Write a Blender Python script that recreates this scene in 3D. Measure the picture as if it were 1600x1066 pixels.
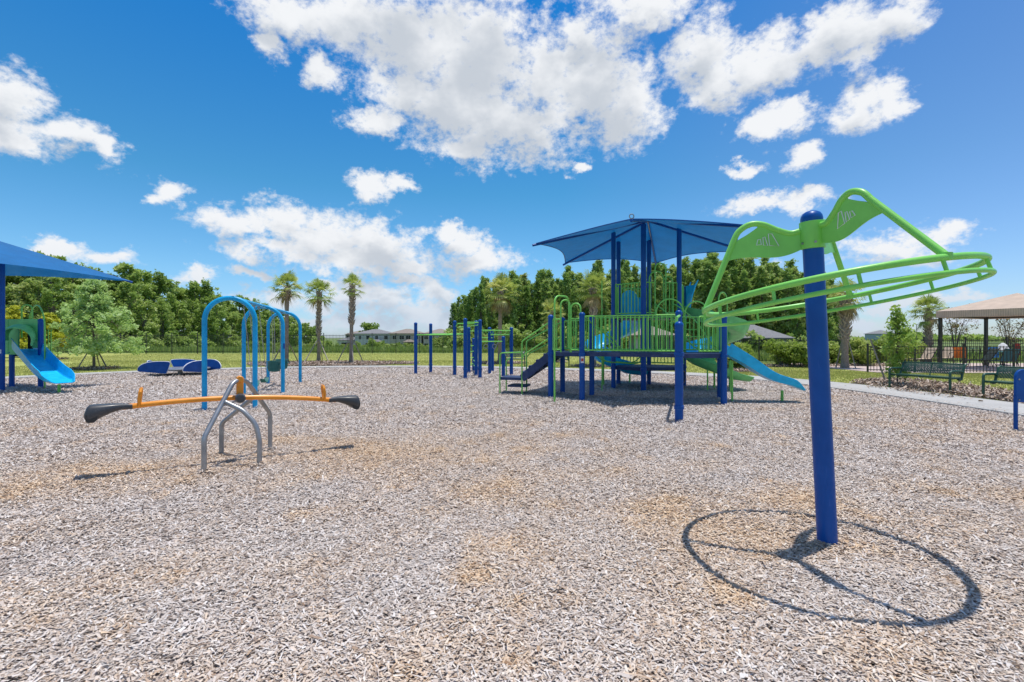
import bpy, bmesh, math, random
import numpy as np
from mathutils import Vector, Matrix
R = math.radians
random.seed(7); rng = np.random.default_rng(11)
for o in list(bpy.data.objects): bpy.data.objects.remove(o)
sc = bpy.context.scene
col = sc.collection

# ------------------------------------------------------------------ camera, sun, sky
F, EYE, HY = 765.0, 1.5, 528.0
cd = bpy.data.cameras.new('camera'); cam = bpy.data.objects.new('camera', cd); col.objects.link(cam)
cam.location = (0, 0, EYE); cam.rotation_euler = (R(90), 0, 0)
cd.sensor_width = 36; cd.lens = 36 * F / 1600; cd.shift_y = -(533 - HY) / 1600
cd.clip_start = .05; cd.clip_end = 4000
sc.camera = cam
SHX, SHY = -.115, -.07                      # ground shift of a shadow per metre of height
sl = bpy.data.lights.new('sun', 'SUN'); sl.energy = 4.2; sl.angle = R(.53); sl.color = (1, .965, .91)
so = bpy.data.objects.new('sun', sl); col.objects.link(so); so.location = (20, 10, 60)
so.rotation_euler = Vector((SHX, SHY, -1)).to_track_quat('-Z', 'Y').to_euler()
SUN_EL = math.atan(1 / math.hypot(SHX, SHY)); SUN_ROT = math.atan2(-SHX, -SHY)
sc.view_settings.view_transform = 'Standard'; sc.view_settings.look = 'None'
sc.view_settings.exposure = 0.0; sc.view_settings.gamma = 1
sc.render.engine = 'CYCLES'
sc.cycles.samples = 160
sc.cycles.max_bounces = 8; sc.cycles.transparent_max_bounces = 24
sc.render.resolution_x = 1024; sc.render.resolution_y = 682

world = bpy.data.worlds.new('World'); sc.world = world; world.use_nodes = True
try:
    world.cycles.sampling_method = 'MANUAL'; world.cycles.sample_map_resolution = 512
except Exception: pass

# cloud list: pixel centre and half sizes seen in the photograph, turned into directions of the sky
CL = [(455,22,85,34),(560,28,120,42),(650,60,120,62),(745,85,110,85),(850,120,90,62),(925,125,85,75),(975,160,62,62),
 (760,190,95,55),(640,140,75,42),(740,232,42,26),(830,205,70,42),(905,55,45,26),(700,160,90,60),(500,115,30,24),(590,190,45,22),(420,70,30,24),
 (1015,12,72,26),(1095,85,60,48),(1125,130,50,34),(1190,100,66,36),(1270,78,60,34),(1320,50,74,38),(1390,32,66,34),(1340,95,40,18),
 (1205,190,62,24),(1245,172,30,16),(1350,168,56,34),(1395,150,30,26),(1250,250,34,22),(1160,262,26,12),(1195,320,86,17),(1260,305,40,12),
 (1390,385,84,26),(1480,372,50,16),(1440,400,60,20),
 (30,160,62,44),(30,215,72,38),(110,222,72,32),(165,240,40,22),(268,303,27,20),(575,292,36,22),(625,290,28,15),(896,263,16,8),(430,468,60,18),(555,452,55,20),(470,510,50,14),
 (360,345,55,24),(440,345,70,32),(500,365,90,38),(590,385,72,34),(570,408,110,26),(440,392,90,20),(640,420,50,18),
 (725,385,50,26),(750,408,66,24),(695,368,32,16),(90,388,50,16),(160,402,60,16),(310,430,46,14),(400,425,30,10),
 (692,462,26,26),(610,476,50,26),(545,468,40,24),(560,505,80,20),(665,502,70,22),(500,478,36,20),(520,445,30,12),(730,508,50,12),(640,440,40,9),
 (1500,462,60,11),(1400,478,50,9),(1340,500,60,9),(1500,505,90,9),(1555,480,40,9),(1180,480,140,16),(900,500,120,16),(1150,430,60,16)]

def sky_nodes():
    nt = world.node_tree; N = nt.nodes; L = nt.links; N.clear()
    def nd(t, tree=nt, **k):
        n = tree.nodes.new(t)
        for a, b in k.items(): setattr(n, a, b)
        return n
    # field group: vector (azimuth, elevation, 0) -> distance field of the cloud cells
    g = bpy.data.node_groups.new('cloud_field', 'ShaderNodeTree')
    g.interface.new_socket('Vector', in_out='INPUT', socket_type='NodeSocketVector')
    g.interface.new_socket('Value', in_out='OUTPUT', socket_type='NodeSocketFloat')
    gi = nd('NodeGroupInput', g); go = nd('NodeGroupOutput', g); prev = None
    for (px, py, rx, ry) in CL:
        u = (px - 800) / F; v = (HY - py) / F
        az = math.atan(u); el = math.atan(v / math.sqrt(1 + u * u))
        ra = rx / F / (1 + u * u); re = ry / F / math.sqrt(1 + u * u)
        m = nd('ShaderNodeVectorMath', g, operation='MULTIPLY_ADD')
        m.inputs[1].default_value = (1 / ra, 1 / re, 0); m.inputs[2].default_value = (-az / ra, -el / re, 0)
        g.links.new(gi.outputs[0], m.inputs[0])
        l = nd('ShaderNodeVectorMath', g, operation='LENGTH'); g.links.new(m.outputs[0], l.inputs[0])
        out = l.outputs['Value']
        if prev is not None:
            s = nd('ShaderNodeMath', g, operation='SMOOTH_MIN'); s.inputs[2].default_value = .2
            g.links.new(prev, s.inputs[0]); g.links.new(out, s.inputs[1]); out = s.outputs[0]
        prev = out
    g.links.new(prev, go.inputs[0])
    tc = nd('ShaderNodeTexCoord'); sep = nd('ShaderNodeSeparateXYZ'); L.new(tc.outputs['Generated'], sep.inputs[0])
    def M(op, a, b=None, c=None, clamp=False):
        n = nd('ShaderNodeMath', operation=op); n.use_clamp = clamp
        for i, x in enumerate((a, b, c)):
            if x is None: continue
            if isinstance(x, (int, float)): n.inputs[i].default_value = x
            else: L.new(x, n.inputs[i])
        return n.outputs[0]
    X, Y, Z = sep.outputs
    az = M('ARCTAN2', X, M('ABSOLUTE', Y)); el = M('ARCSINE', Z)
    av = nd('ShaderNodeCombineXYZ'); L.new(az, av.inputs[0]); L.new(el, av.inputs[1])
    # fractal noise on the direction itself
    mp = nd('ShaderNodeVectorMath', operation='MULTIPLY'); L.new(tc.outputs['Generated'], mp.inputs[0]); mp.inputs[1].default_value = (1, 1, 1.35)
    n1 = nd('ShaderNodeTexNoise'); n1.inputs['Scale'].default_value = 11; n1.inputs['Detail'].default_value = 9; n1.inputs['Roughness'].default_value = .6
    L.new(mp.outputs[0], n1.inputs['Vector'])
    warp = nd('ShaderNodeVectorMath', operation='MULTIPLY_ADD'); L.new(n1.outputs['Color'], warp.inputs[0]); warp.inputs[1].default_value = (.13, .10, 0)
    sh0 = nd('ShaderNodeVectorMath', operation='ADD'); L.new(av.outputs[0], sh0.inputs[0]); sh0.inputs[1].default_value = (-.065, -.05, 0)
    L.new(sh0.outputs[0], warp.inputs[2])
    def field(off):
        a = nd('ShaderNodeVectorMath', operation='ADD'); L.new(warp.outputs[0], a.inputs[0]); a.inputs[1].default_value = (off * .15, off, 0)
        q = nd('ShaderNodeGroup'); q.node_tree = g; L.new(a.outputs[0], q.inputs[0]); return q.outputs[0]
    n2 = nd('ShaderNodeTexNoise'); n2.inputs['Scale'].default_value = 24; n2.inputs['Detail'].default_value = 8; n2.inputs['Roughness'].default_value = .62
    L.new(mp.outputs[0], n2.inputs['Vector'])
    n4 = nd('ShaderNodeTexNoise'); n4.inputs['Scale'].default_value = 75; n4.inputs['Detail'].default_value = 6; n4.inputs['Roughness'].default_value = .65; L.new(mp.outputs[0], n4.inputs['Vector'])
    f0 = field(0); f1 = field(.034)
    nz = M('MULTIPLY', M('ADD', M('SUBTRACT', n2.outputs[0], .5), M('MULTIPLY', M('SUBTRACT', n4.outputs[0], .5), .6)), 1.9)
    dens = M('ADD', M('SUBTRACT', 1.22, f0), nz)
    mr = nd('ShaderNodeMapRange', interpolation_type='SMOOTHSTEP'); L.new(dens, mr.inputs[0]); mr.inputs[1].default_value = -.08; mr.inputs[2].default_value = .80
    mask = M('MULTIPLY', mr.outputs[0], M('GREATER_THAN', Z, 0.0))
    # thickness above a point greys the cloud's base
    up = M('SUBTRACT', 1.05, f1)
    n3 = nd('ShaderNodeTexNoise'); n3.inputs['Scale'].default_value = 9; n3.inputs['Detail'].default_value = 4; n3.inputs['Roughness'].default_value = .55
    mp3 = nd('ShaderNodeVectorMath', operation='ADD'); L.new(mp.outputs[0], mp3.inputs[0]); mp3.inputs[1].default_value = (3, 1, .02); L.new(mp3.outputs[0], n3.inputs['Vector'])
    shd = nd('ShaderNodeMapRange', interpolation_type='SMOOTHSTEP'); L.new(M('ADD', M('MULTIPLY', up, .9), M('MULTIPLY', M('SUBTRACT', n3.outputs[0], .5), 2.2)), shd.inputs[0])
    shd.inputs[1].default_value = -.05; shd.inputs[2].default_value = .95
    cc = nd('ShaderNodeMix', data_type='RGBA'); L.new(shd.outputs[0], cc.inputs[0])
    cc.inputs[6].default_value = (.90, .92, .95, 1); cc.inputs[7].default_value = (.57, .62, .69, 1)
    # clear air
    sky = nd('ShaderNodeTexSky', sky_type='NISHITA'); sky.sun_disc = False; sky.sun_elevation = SUN_EL; sky.sun_rotation = SUN_ROT
    sky.air_density = 1.0; sky.dust_density = .35; sky.ozone_density = 2.0
    tint = nd('ShaderNodeValToRGB'); e = tint.color_ramp.elements; L.new(Z, tint.inputs[0])
    e[0].position = 0; e[0].color = (.80, 1.0, 1.45, 1); e[1].position = .6; e[1].color = (.06, .80, 1.40, 1)
    q = e.new(.80); q.color = (1.15, 1.12, 1.05, 1); q = e.new(.12); q.color = (.62, 1.02, 1.30, 1); q = e.new(.28); q.color = (.34, .94, 1.18, 1)  # zenith above the view whitened so the fill light is less blue
    right = nd('ShaderNodeMapRange'); L.new(X, right.inputs[0]); right.inputs[1].default_value = .1; right.inputs[2].default_value = .8
    t2 = nd('ShaderNodeMix', data_type='RGBA'); L.new(M('MULTIPLY', right.outputs[0], .75), t2.inputs[0]); L.new(tint.outputs[0], t2.inputs[6]); t2.inputs[7].default_value = (.85, 1.0, 1.28, 1)
    hs = nd('ShaderNodeMix', data_type='RGBA', blend_type='MULTIPLY'); hs.inputs[0].default_value = 1; L.new(sky.outputs[0], hs.inputs[6]); L.new(t2.outputs[2], hs.inputs[7])
    bg = nd('ShaderNodeBackground'); L.new(hs.outputs[2], bg.inputs[0]); bg.inputs[1].default_value = .115
    hz = nd('ShaderNodeMapRange', interpolation_type='SMOOTHSTEP'); L.new(Z, hz.inputs[0]); hz.inputs[1].default_value = .16; hz.inputs[2].default_value = 0; hz.inputs[3].default_value = 0; hz.inputs[4].default_value = .62
    ch = nd('ShaderNodeMix', data_type='RGBA'); L.new(hz.outputs[0], ch.inputs[0]); L.new(cc.outputs[2], ch.inputs[6]); ch.inputs[7].default_value = (.45, .58, .74, 1)
    bc = nd('ShaderNodeBackground'); L.new(ch.outputs[2], bc.inputs[0]); bc.inputs[1].default_value = 1.0
    ms = nd('ShaderNodeMixShader'); L.new(mask, ms.inputs[0]); L.new(bg.outputs[0], ms.inputs[1]); L.new(bc.outputs[0], ms.inputs[2])
    out = nd('ShaderNodeOutputWorld'); L.new(ms.outputs[0], out.inputs[0])
sky_nodes()

# ------------------------------------------------------------------ helpers
def gp(px, py, z=0.0):                       # ground point seen at a pixel
    Y = (EYE - z) * F / (py - HY); return Vector(((px - 800) / F * Y, Y, z))
def ap(px, py, Y):                           # point at depth Y
    return Vector(((px - 800) / F * Y, Y, EYE - (py - HY) / F * Y))
def zat(py, Y): return EYE - (py - HY) / F * Y

def tag(o, label=None, cat=None, group=None, kind=None):
    if label: o['label'] = label
    if cat: o['category'] = cat
    if group: o['group'] = group
    if kind: o['kind'] = kind
    return o
def empty(name, loc=(0, 0, 0), rz=0, label=None, cat=None, group=None):
    o = bpy.data.objects.new(name, None); col.objects.link(o); o.location = loc; o.rotation_euler.z = rz
    o.empty_display_size = .1
    return tag(o, label, cat, group)
def kids(o): return [c for c in bpy.data.objects if c.parent == o]
def copy_tree(o, parent=None):
    c = o.copy(); col.objects.link(c)
    if parent is not None: c.parent = parent
    for k in list(o.children): copy_tree(k, c)
    return c

class MB:
    def __init__(s): s.v = []; s.f = []; s.m = []
    def add(s, vs, fs, mi=0):
        b = len(s.v); s.v += [tuple(v) for v in vs]; s.f += [tuple(b + i for i in f) for f in fs]; s.m += [mi] * len(fs); return s
    def box(s, c, sz, rz=0, mi=0, M=None, bev=0):
        x, y, z = sz[0] / 2, sz[1] / 2, sz[2] / 2
        vs = [Vector((a * x, b * y, c_ * z)) for c_ in (-1, 1) for b in (-1, 1) for a in (-1, 1)]
        m = M if M is not None else Matrix.Rotation(rz, 3, 'Z')
        vs = [m @ v + Vector(c) for v in vs]
        return s.add(vs, [(0, 2, 3, 1), (4, 5, 7, 6), (0, 1, 5, 4), (2, 6, 7, 3), (0, 4, 6, 2), (1, 3, 7, 5)], mi)
    def bar(s, a, b, w, h, mi=0):
        a = Vector(a); b = Vector(b); d = b - a; L = d.length
        q = d.to_track_quat('X', 'Z').to_matrix()
        return s.box((a + b) / 2, (L, w, h), M=q, mi=mi)
    def tube(s, pts, r, n=10, closed=False, cap=True, mi=0, sx=1.0):
        pts = [Vector(p) for p in pts]; k = len(pts)
        rs = r if isinstance(r, (list, tuple)) else [r] * k
        tang = []
        for i in range(k):
            a = pts[(i - 1) % k] if (closed or i > 0) else pts[i]
            b = pts[(i + 1) % k] if (closed or i < k - 1) else pts[i]
            t = (b - a); tang.append(t.normalized() if t.length > 1e-9 else Vector((0, 0, 1)))
        up = Vector((0, 0, 1)) if abs(tang[0].z) < .9 else Vector((1, 0, 0))
        nrm = (up - tang[0] * up.dot(tang[0])).normalized(); vs = []
        for i in range(k):
            if i: nrm = (nrm - tang[i] * nrm.dot(tang[i])); nrm.normalize()
            bi = tang[i].cross(nrm)
            for j in range(n):
                a = 2 * math.pi * j / n
                vs.append(pts[i] + (nrm * math.cos(a) * sx + bi * math.sin(a)) * rs[i])
        fs = []
        for i in range(k if closed else k - 1):
            i2 = (i + 1) % k
            for j in range(n):
                j2 = (j + 1) % n
                fs.append((i * n + j, i * n + j2, i2 * n + j2, i2 * n + j))
        if not closed and cap:
            fs.append(tuple(reversed(range(n)))); fs.append(tuple((k - 1) * n + j for j in range(n)))
        return s.add(vs, fs, mi)
    def lathe(s, c, prof, n=20, mi=0, M=None):
        c = Vector(c); vs = []; k = len(prof)
        for (r, z) in prof:
            for j in range(n):
                a = 2 * math.pi * j / n; v = Vector((r * math.cos(a), r * math.sin(a), z))
                vs.append(c + (M @ v if M is not None else v))
        fs = [(i * n + j, i * n + (j + 1) % n, (i + 1) * n + (j + 1) % n, (i + 1) * n + j) for i in range(k - 1) for j in range(n)]
        fs.append(tuple(reversed(range(n)))); fs.append(tuple((k - 1) * n + j for j in range(n)))
        return s.add(vs, fs, mi)
    def prism(s, outline, thick, M=None, o=(0, 0, 0), mi=0):    # outline in local x,z ; thickness along y
        M = M or Matrix.Identity(3); o = Vector(o); k = len(outline)
        vs = [M @ Vector((x, sg * thick / 2, z)) + o for sg in (-1, 1) for (x, z) in outline]
        fs = [tuple(range(k)), tuple(reversed(range(k, 2 * k)))]
        fs += [(i, k + i, k + (i + 1) % k, (i + 1) % k) for i in range(k)]
        return s.add(vs, fs, mi)
    def grid(s, rows, thick=0, mi=0):          # rows of points -> surface, doubled by an offset if thick
        nr = len(rows); nc = len(rows[0]); P = [[Vector(p) for p in r] for r in rows]
        vs = [p for r in P for p in r]
        fs = [(i * nc + j, i * nc + j + 1, (i + 1) * nc + j + 1, (i + 1) * nc + j) for i in range(nr - 1) for j in range(nc - 1)]
        if thick:
            N = []
            for i in range(nr):
                for j in range(nc):
                    a = P[min(i + 1, nr - 1)][j] - P[max(i - 1, 0)][j]; b = P[i][min(j + 1, nc - 1)] - P[i][max(j - 1, 0)]
                    n = a.cross(b); N.append(n.normalized() if n.length > 1e-9 else Vector((0, 0, 1)))
            o = nr * nc
            vs += [v + n * thick for v, n in zip(vs, N)]
            fs += [tuple(o + i for i in reversed(f)) for f in fs]
            ring = [(i, 0) for i in range(nr)] + [(nr - 1, j) for j in range(1, nc)] + [(i, nc - 1) for i in range(nr - 2, -1, -1)] + [(0, j) for j in range(nc - 2, 0, -1)]
            id_ = [a * nc + b for a, b in ring]
            fs += [(id_[i], o + id_[i], o + id_[(i + 1) % len(id_)], id_[(i + 1) % len(id_)]) for i in range(len(id_))]
        return s.add(vs, fs, mi)
    def build(s, name, mat, parent=None, smooth=True, ang=35, fix=True):
        me = bpy.data.meshes.new(name); me.from_pydata(s.v, [], s.f)
        for m in (mat if isinstance(mat, (list, tuple)) else [mat]): me.materials.append(m)
        if any(s.m): me.polygons.foreach_set('material_index', s.m)
        if fix and len(s.f) < 60000:
            bm = bmesh.new(); bm.from_mesh(me); bmesh.ops.recalc_face_normals(bm, faces=bm.faces); bm.to_mesh(me); bm.free()
        if smooth:
            me.polygons.foreach_set('use_smooth', [True] * len(me.polygons)); me.set_sharp_from_angle(angle=R(ang))
        me.update()
        o = bpy.data.objects.new(name, me); col.objects.link(o)
        if parent is not None: o.parent = parent
        return o

def fillet(pts, r, n=6, closed=False):
    pts = [Vector(p) for p in pts]; k = len(pts); out = []
    for i in range(k):
        if not closed and i in (0, k - 1): out.append(pts[i]); continue
        p, a, b = pts[i], pts[(i - 1) % k], pts[(i + 1) % k]
        d1 = (a - p); d2 = (b - p); ang = d1.angle(d2, math.pi)
        if ang > math.pi - .02: out.append(p); continue
        rr = r[i] if isinstance(r, (list, tuple)) else r
        t = min(rr / math.tan(ang / 2), d1.length * .49, d2.length * .49)
        A = p + d1.normalized() * t; B = p + d2.normalized() * t
        for j in range(n + 1):
            u = j / n; out.append(A * (1 - u) ** 2 + p * 2 * u * (1 - u) + B * u * u)
    return out
def spline(pts, n=8, closed=False):
    P = [Vector(p) for p in pts]; k = len(P); out = []
    for i in range(k if closed else k - 1):
        a = P[(i - 1) % k] if (closed or i > 0) else P[i]; b = P[i]; c = P[(i + 1) % k]; d = P[(i + 2) % k] if (closed or i < k - 2) else P[min(i + 1, k - 1)]
        for j in range(n):
            t = j / n
            out.append(.5 * ((2 * b) + (c - a) * t + (2 * a - 5 * b + 4 * c - d) * t * t + (3 * b - a - 3 * c + d) * t ** 3))
    if not closed: out.append(P[-1])
    return out
def npmesh(name, V, Fc, mat, parent=None, attrs=None, smooth=False):
    me = bpy.data.meshes.new(name); nf, k = Fc.shape
    me.vertices.add(len(V)); me.vertices.foreach_set('co', np.ascontiguousarray(V, dtype=np.float32).ravel())
    me.loops.add(nf * k); me.loops.foreach_set('vertex_index', np.ascontiguousarray(Fc, dtype=np.int32).ravel())
    me.polygons.add(nf); me.polygons.foreach_set('loop_start', np.arange(0, nf * k, k, dtype=np.int32))
    try: me.polygons.foreach_set('loop_total', np.full(nf, k, dtype=np.int32))
    except Exception: pass
    for an, vals in (attrs or {}).items():
        a = me.attributes.new(an, 'FLOAT', 'FACE'); a.data.foreach_set('value', np.ascontiguousarray(vals, dtype=np.float32))
    me.materials.append(mat); me.update(calc_edges=True)
    o = bpy.data.objects.new(name, me); col.objects.link(o)
    if parent is not None: o.parent = parent
    return o

# ------------------------------------------------------------------ materials
def s2l(c): return tuple(((x / 255) / 12.92 if x / 255 <= .04045 else ((x / 255 + .055) / 1.055) ** 2.4) for x in c)
class NT:
    def __init__(s, name):
        s.m = bpy.data.materials.new(name); s.m.use_nodes = True; s.t = s.m.node_tree; s.b = s.t.nodes['Principled BSDF']; s.out = s.t.nodes['Material Output']
        s.L = s.t.links
    def n(s, t, **k):
        x = s.t.nodes.new(t)
        for a, b in k.items(): setattr(x, a, b)
        return x
    def coord(s, kind='Object'): return s.n('ShaderNodeTexCoord').outputs[kind]
    def world(s): return s.n('ShaderNodeNewGeometry').outputs['Position']
    def noise(s, vec, scale, det=4, rough=.55):
        x = s.n('ShaderNodeTexNoise'); x.inputs['Scale'].default_value = scale; x.inputs['Detail'].default_value = det; x.inputs['Roughness'].default_value = rough
        s.L.new(vec, x.inputs['Vector']); return x.outputs[0]
    def ramp(s, fac, stops, interp='LINEAR'):
        r = s.n('ShaderNodeValToRGB'); r.color_ramp.interpolation = interp; e = r.color_ramp.elements
        while len(e) < len(stops): e.new(.5)
        for el, (p, c) in zip(e, stops):
            el.position = p; el.color = (*c, 1) if len(c) == 3 else c
        s.L.new(fac, r.inputs[0]); return r.outputs[0]
    def mix(s, fac, a, b, mode='MIX'):
        x = s.n('ShaderNodeMix', data_type='RGBA', blend_type=mode)
        for i, v in ((0, fac), (6, a), (7, b)):
            if isinstance(v, (int, float)): x.inputs[i].default_value = v
            elif isinstance(v, tuple): x.inputs[i].default_value = (*v, 1)
            else: s.L.new(v, x.inputs[i])
        return x.outputs[2]
    def math(s, op, a, b=0.0, clamp=False):
        x = s.n('ShaderNodeMath', operation=op); x.use_clamp = clamp
        for i, v in ((0, a), (1, b)):
            if isinstance(v, (int, float)): x.inputs[i].default_value = v
            else: s.L.new(v, x.inputs[i])
        return x.outputs[0]
    def bump(s, h, strength=.2, dist=.01):
        x = s.n('ShaderNodeBump'); x.inputs['Strength'].default_value = strength; x.inputs['Distance'].default_value = dist
        s.L.new(h, x.inputs['Height']); s.L.new(x.outputs[0], s.b.inputs['Normal'])
    def base(s, c):
        if isinstance(c, tuple): s.b.inputs['Base Color'].default_value = (*c, 1)
        else: s.L.new(c, s.b.inputs['Base Color'])
    def rough(s, v):
        if isinstance(v, (int, float)): s.b.inputs['Roughness'].default_value = v
        else: s.L.new(v, s.b.inputs['Roughness'])

def paint(name, c, rough=.32, metal=0, coat=.15, var=.16, dust=.22, bump=.05, spec=.5, scuff=0):
    k = NT(name); k.b.inputs['Specular IOR Level'].default_value = spec; w = k.world()
    n1 = k.noise(w, 5, 5); n2 = k.noise(w, 60, 3)
    dark = tuple(x * (1 - var) for x in c); lite = tuple(min(1, x * (1 + var) + .004) for x in c)
    cc = k.ramp(n1, [(.3, dark), (.7, lite)])
    if scuff:
        mp = k.n('ShaderNodeMapping'); mp.inputs['Scale'].default_value = (1, 1, .12); mp.inputs['Rotation'].default_value = (.25, .1, 0); k.L.new(w, mp.inputs[0]); sf = k.ramp(k.noise(mp.outputs[0], 46, 4, .65), [(.60, (0, 0, 0)), (.78, (1, 1, 1))]); pt = k.ramp(k.noise(w, 2.6, 3), [(.42, (0, 0, 0)), (.66, (1, 1, 1))])
        cc = k.mix(k.math('MULTIPLY', k.math('MULTIPLY', sf, pt), scuff), cc, tuple(min(1, x * 1.5 + .10) for x in c))
    d = k.ramp(k.math('ADD', k.math('MULTIPLY', n1, .6), k.math('MULTIPLY', n2, .5)), [(.55, (0, 0, 0)), (.85, (1, 1, 1))])
    df = k.math('MULTIPLY', d, dust)
    k.base(k.mix(df, cc, (.33, .31, .28)))
    k.rough(k.math('ADD', k.math('MULTIPLY', n2, .18), rough - .06)); k.b.inputs['Metallic'].default_value = metal
    k.b.inputs['Coat Weight'].default_value = coat; k.b.inputs['Coat Roughness'].default_value = .18
    if bump: k.bump(k.noise(w, 220, 2), bump, .002)
    return k.m
M = {}
M['post'] = paint('blue_powder_coat', (.0, .075, .33), .34, dust=.0, var=.10, coat=.03, spec=.25, scuff=.5)
M['green'] = paint('green_powder_coat', (.23, .64, .11), .36, dust=.05, var=.10, coat=.06, spec=.35, scuff=.5)
M['green_pl'] = paint('green_plastic', (.17, .58, .19), .38, dust=.04, coat=.05, spec=.35)
M['slide'] = paint('blue_slide_plastic', (.01, .50, .88), .30, coat=.08, dust=.02, spec=.3, scuff=.4)
M['swing'] = paint('azure_powder_coat', (.005, .37, .70), .34, dust=.03, coat=.05, spec=.3)
M['orange'] = paint('orange_powder_coat', (.85, .30, .012), .35)
M['galv'] = paint('galvanised_steel', (.33, .34, .35), .42, metal=.75, coat=0, var=.25)
M['rubber'] = paint('charcoal_plastic', (.045, .048, .054), .42, coat=.1, dust=.15)
M['black'] = paint('black_metal', (.012, .012, .013), .42)
M['navy'] = paint('navy_coated_steel', (.008, .03, .11), .55, coat=0)
M['white'] = paint('white_paint', (.78, .79, .80), .5, coat=0, dust=.1)
M['benchgreen'] = paint('dark_green_coating', (.012, .075, .042), .38)
M['teal'] = paint('teal_rubber', (.01, .13, .11), .5, coat=0)
M['chain'] = paint('chain_steel', (.42, .40, .36), .45, metal=.5, coat=0)
M['navy_panel'] = paint('royal_blue_panel', (.0, .075, .33), .42, dust=.02, coat=0, spec=.25)
M['red'] = paint('red_sticker', (.5, .04, .02), .5, coat=0)

def fabric(name, c, transp=.1, trans=.45, weave=130):
    k = NT(name); w = k.coord('Object')
    wv = k.n('ShaderNodeTexWave'); wv.inputs['Scale'].default_value = 9; wv.inputs['Distortion'].default_value = 1.5; wv.inputs['Detail'].default_value = 2; k.L.new(w, wv.inputs['Vector'])
    n1 = k.noise(w, 3, 4)
    cc = k.ramp(k.math('ADD', k.math('MULTIPLY', n1, .6), k.math('MULTIPLY', wv.outputs[1], .3)), [(.25, tuple(x * .8 for x in c)), (.7, tuple(x * 1.15 for x in c))])
    k.base(cc); k.rough(.7); k.bump(wv.outputs[1], .15, .01)
    tr = k.n('ShaderNodeBsdfTranslucent'); k.L.new(cc, tr.inputs[0])
    tp = k.n('ShaderNodeBsdfTransparent'); m1 = k.n('ShaderNodeMixShader'); m1.inputs[0].default_value = trans
    k.L.new(k.b.outputs[0], m1.inputs[1]); k.L.new(tr.outputs[0], m1.inputs[2])
    m2 = k.n('ShaderNodeMixShader'); m2.inputs[0].default_value = transp; k.L.new(m1.outputs[0], m2.inputs[1]); k.L.new(tp.outputs[0], m2.inputs[2])
    k.L.new(m2.outputs[0], k.out.inputs[0]); return k.m
M['shade'] = fabric('blue_shade_mesh', (.0, .165, .45), .05, .25)
M['tan_canvas'] = fabric('tan_canvas', (.64, .50, .39), 0, .2)

def leafm(name, stops, trans=.35, rough=.5, scale=.35):
    k = NT(name); a = k.n('ShaderNodeAttribute'); a.attribute_name = 'v'; oi = k.n('ShaderNodeObjectInfo')
    nz = k.noise(k.world(), scale, 3)
    f = k.math('ADD', k.math('ADD', k.math('MULTIPLY', a.outputs['Fac'], .5), k.math('MULTIPLY', nz, .55)), k.math('MULTIPLY', oi.outputs['Random'], .24))
    c = k.ramp(f, stops); k.base(c); k.rough(rough)
    k.b.inputs['Specular IOR Level'].default_value = .3
    tr = k.n('ShaderNodeBsdfTranslucent'); k.L.new(k.mix(.4, c, (.30, .42, .05)), tr.inputs[0]); m = k.n('ShaderNodeMixShader'); m.inputs[0].default_value = trans + .1
    k.L.new(k.b.outputs[0], m.inputs[1]); k.L.new(tr.outputs[0], m.inputs[2]); k.L.new(m.outputs[0], k.out.inputs[0]); return k.m
M['leaf_wood'] = leafm('woodland_leaves', [(.25, (.09, .16, .04)), (.5, (.27, .39, .09)), (.75, (.46, .58, .16)), (.95, (.60, .64, .27))])
M['leaf_pine'] = leafm('pine_needles', [(.25, (.07, .12, .035)), (.5, (.22, .36, .085)), (.75, (.39, .53, .15)), (.95, (.54, .52, .20))])
M['leaf_oak'] = leafm('oak_leaves', [(.2, (.32, .39, .16)), (.55, (.48, .66, .25)), (.9, (.66, .80, .38))], scale=1.5)
M['leaf_yellow'] = leafm('yellow_green_leaves', [(.2, (.26, .30, .03)), (.55, (.55, .56, .05)), (.9, (.78, .70, .10))], scale=1.5)
M['leaf_shrub'] = leafm('shrub_leaves', [(.2, (.10, .16, .03)), (.55, (.28, .39, .07)), (.9, (.55, .58, .18))], scale=2.5)
M['leaf_sap'] = leafm('sapling_leaves', [(.2, (.16, .27, .05)), (.55, (.32, .47, .09)), (.9, (.48, .60, .14))], scale=1.5)
M['leaf_palm'] = leafm('palm_leaves', [(.2, (.14, .20, .05)), (.5, (.33, .42, .10)), (.75, (.56, .60, .16)), (.95, (.70, .62, .28))], trans=.25, scale=1.2)
M['leaf_dry'] = leafm('dry_palm_leaves', [(.2, (.20, .14, .07)), (.6, (.40, .30, .16)), (.95, (.55, .45, .27))], trans=.15, scale=1.2)
M['leaf_red'] = leafm('reddish_leaves', [(.2, (.09, .04, .03)), (.6, (.22, .09, .07)), (.95, (.16, .19, .07))], scale=1.2)
def bark(name, a, b, sc_=6):
    k = NT(name); w = k.coord('Object'); mp = k.n('ShaderNodeMapping'); mp.inputs['Scale'].default_value = (1, 1, .35); k.L.new(w, mp.inputs[0])
    n = k.noise(mp.outputs[0], sc_ * 3, 6, .7); k.base(k.ramp(n, [(.3, a), (.7, b)])); k.rough(.9); k.bump(n, .7, .03); return k.m
M['bark'] = bark('grey_brown_bark', (.07, .05, .038), (.24, .20, .165))
M['palmbark'] = bark('palm_trunk_bark', (.17, .125, .09), (.44, .35, .275), 9)
M['boot'] = bark('palm_boot', (.22, .165, .12), (.60, .50, .41), 5)
M['stake'] = bark('weathered_timber', (.18, .15, .12), (.46, .41, .35), 8)

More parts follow.
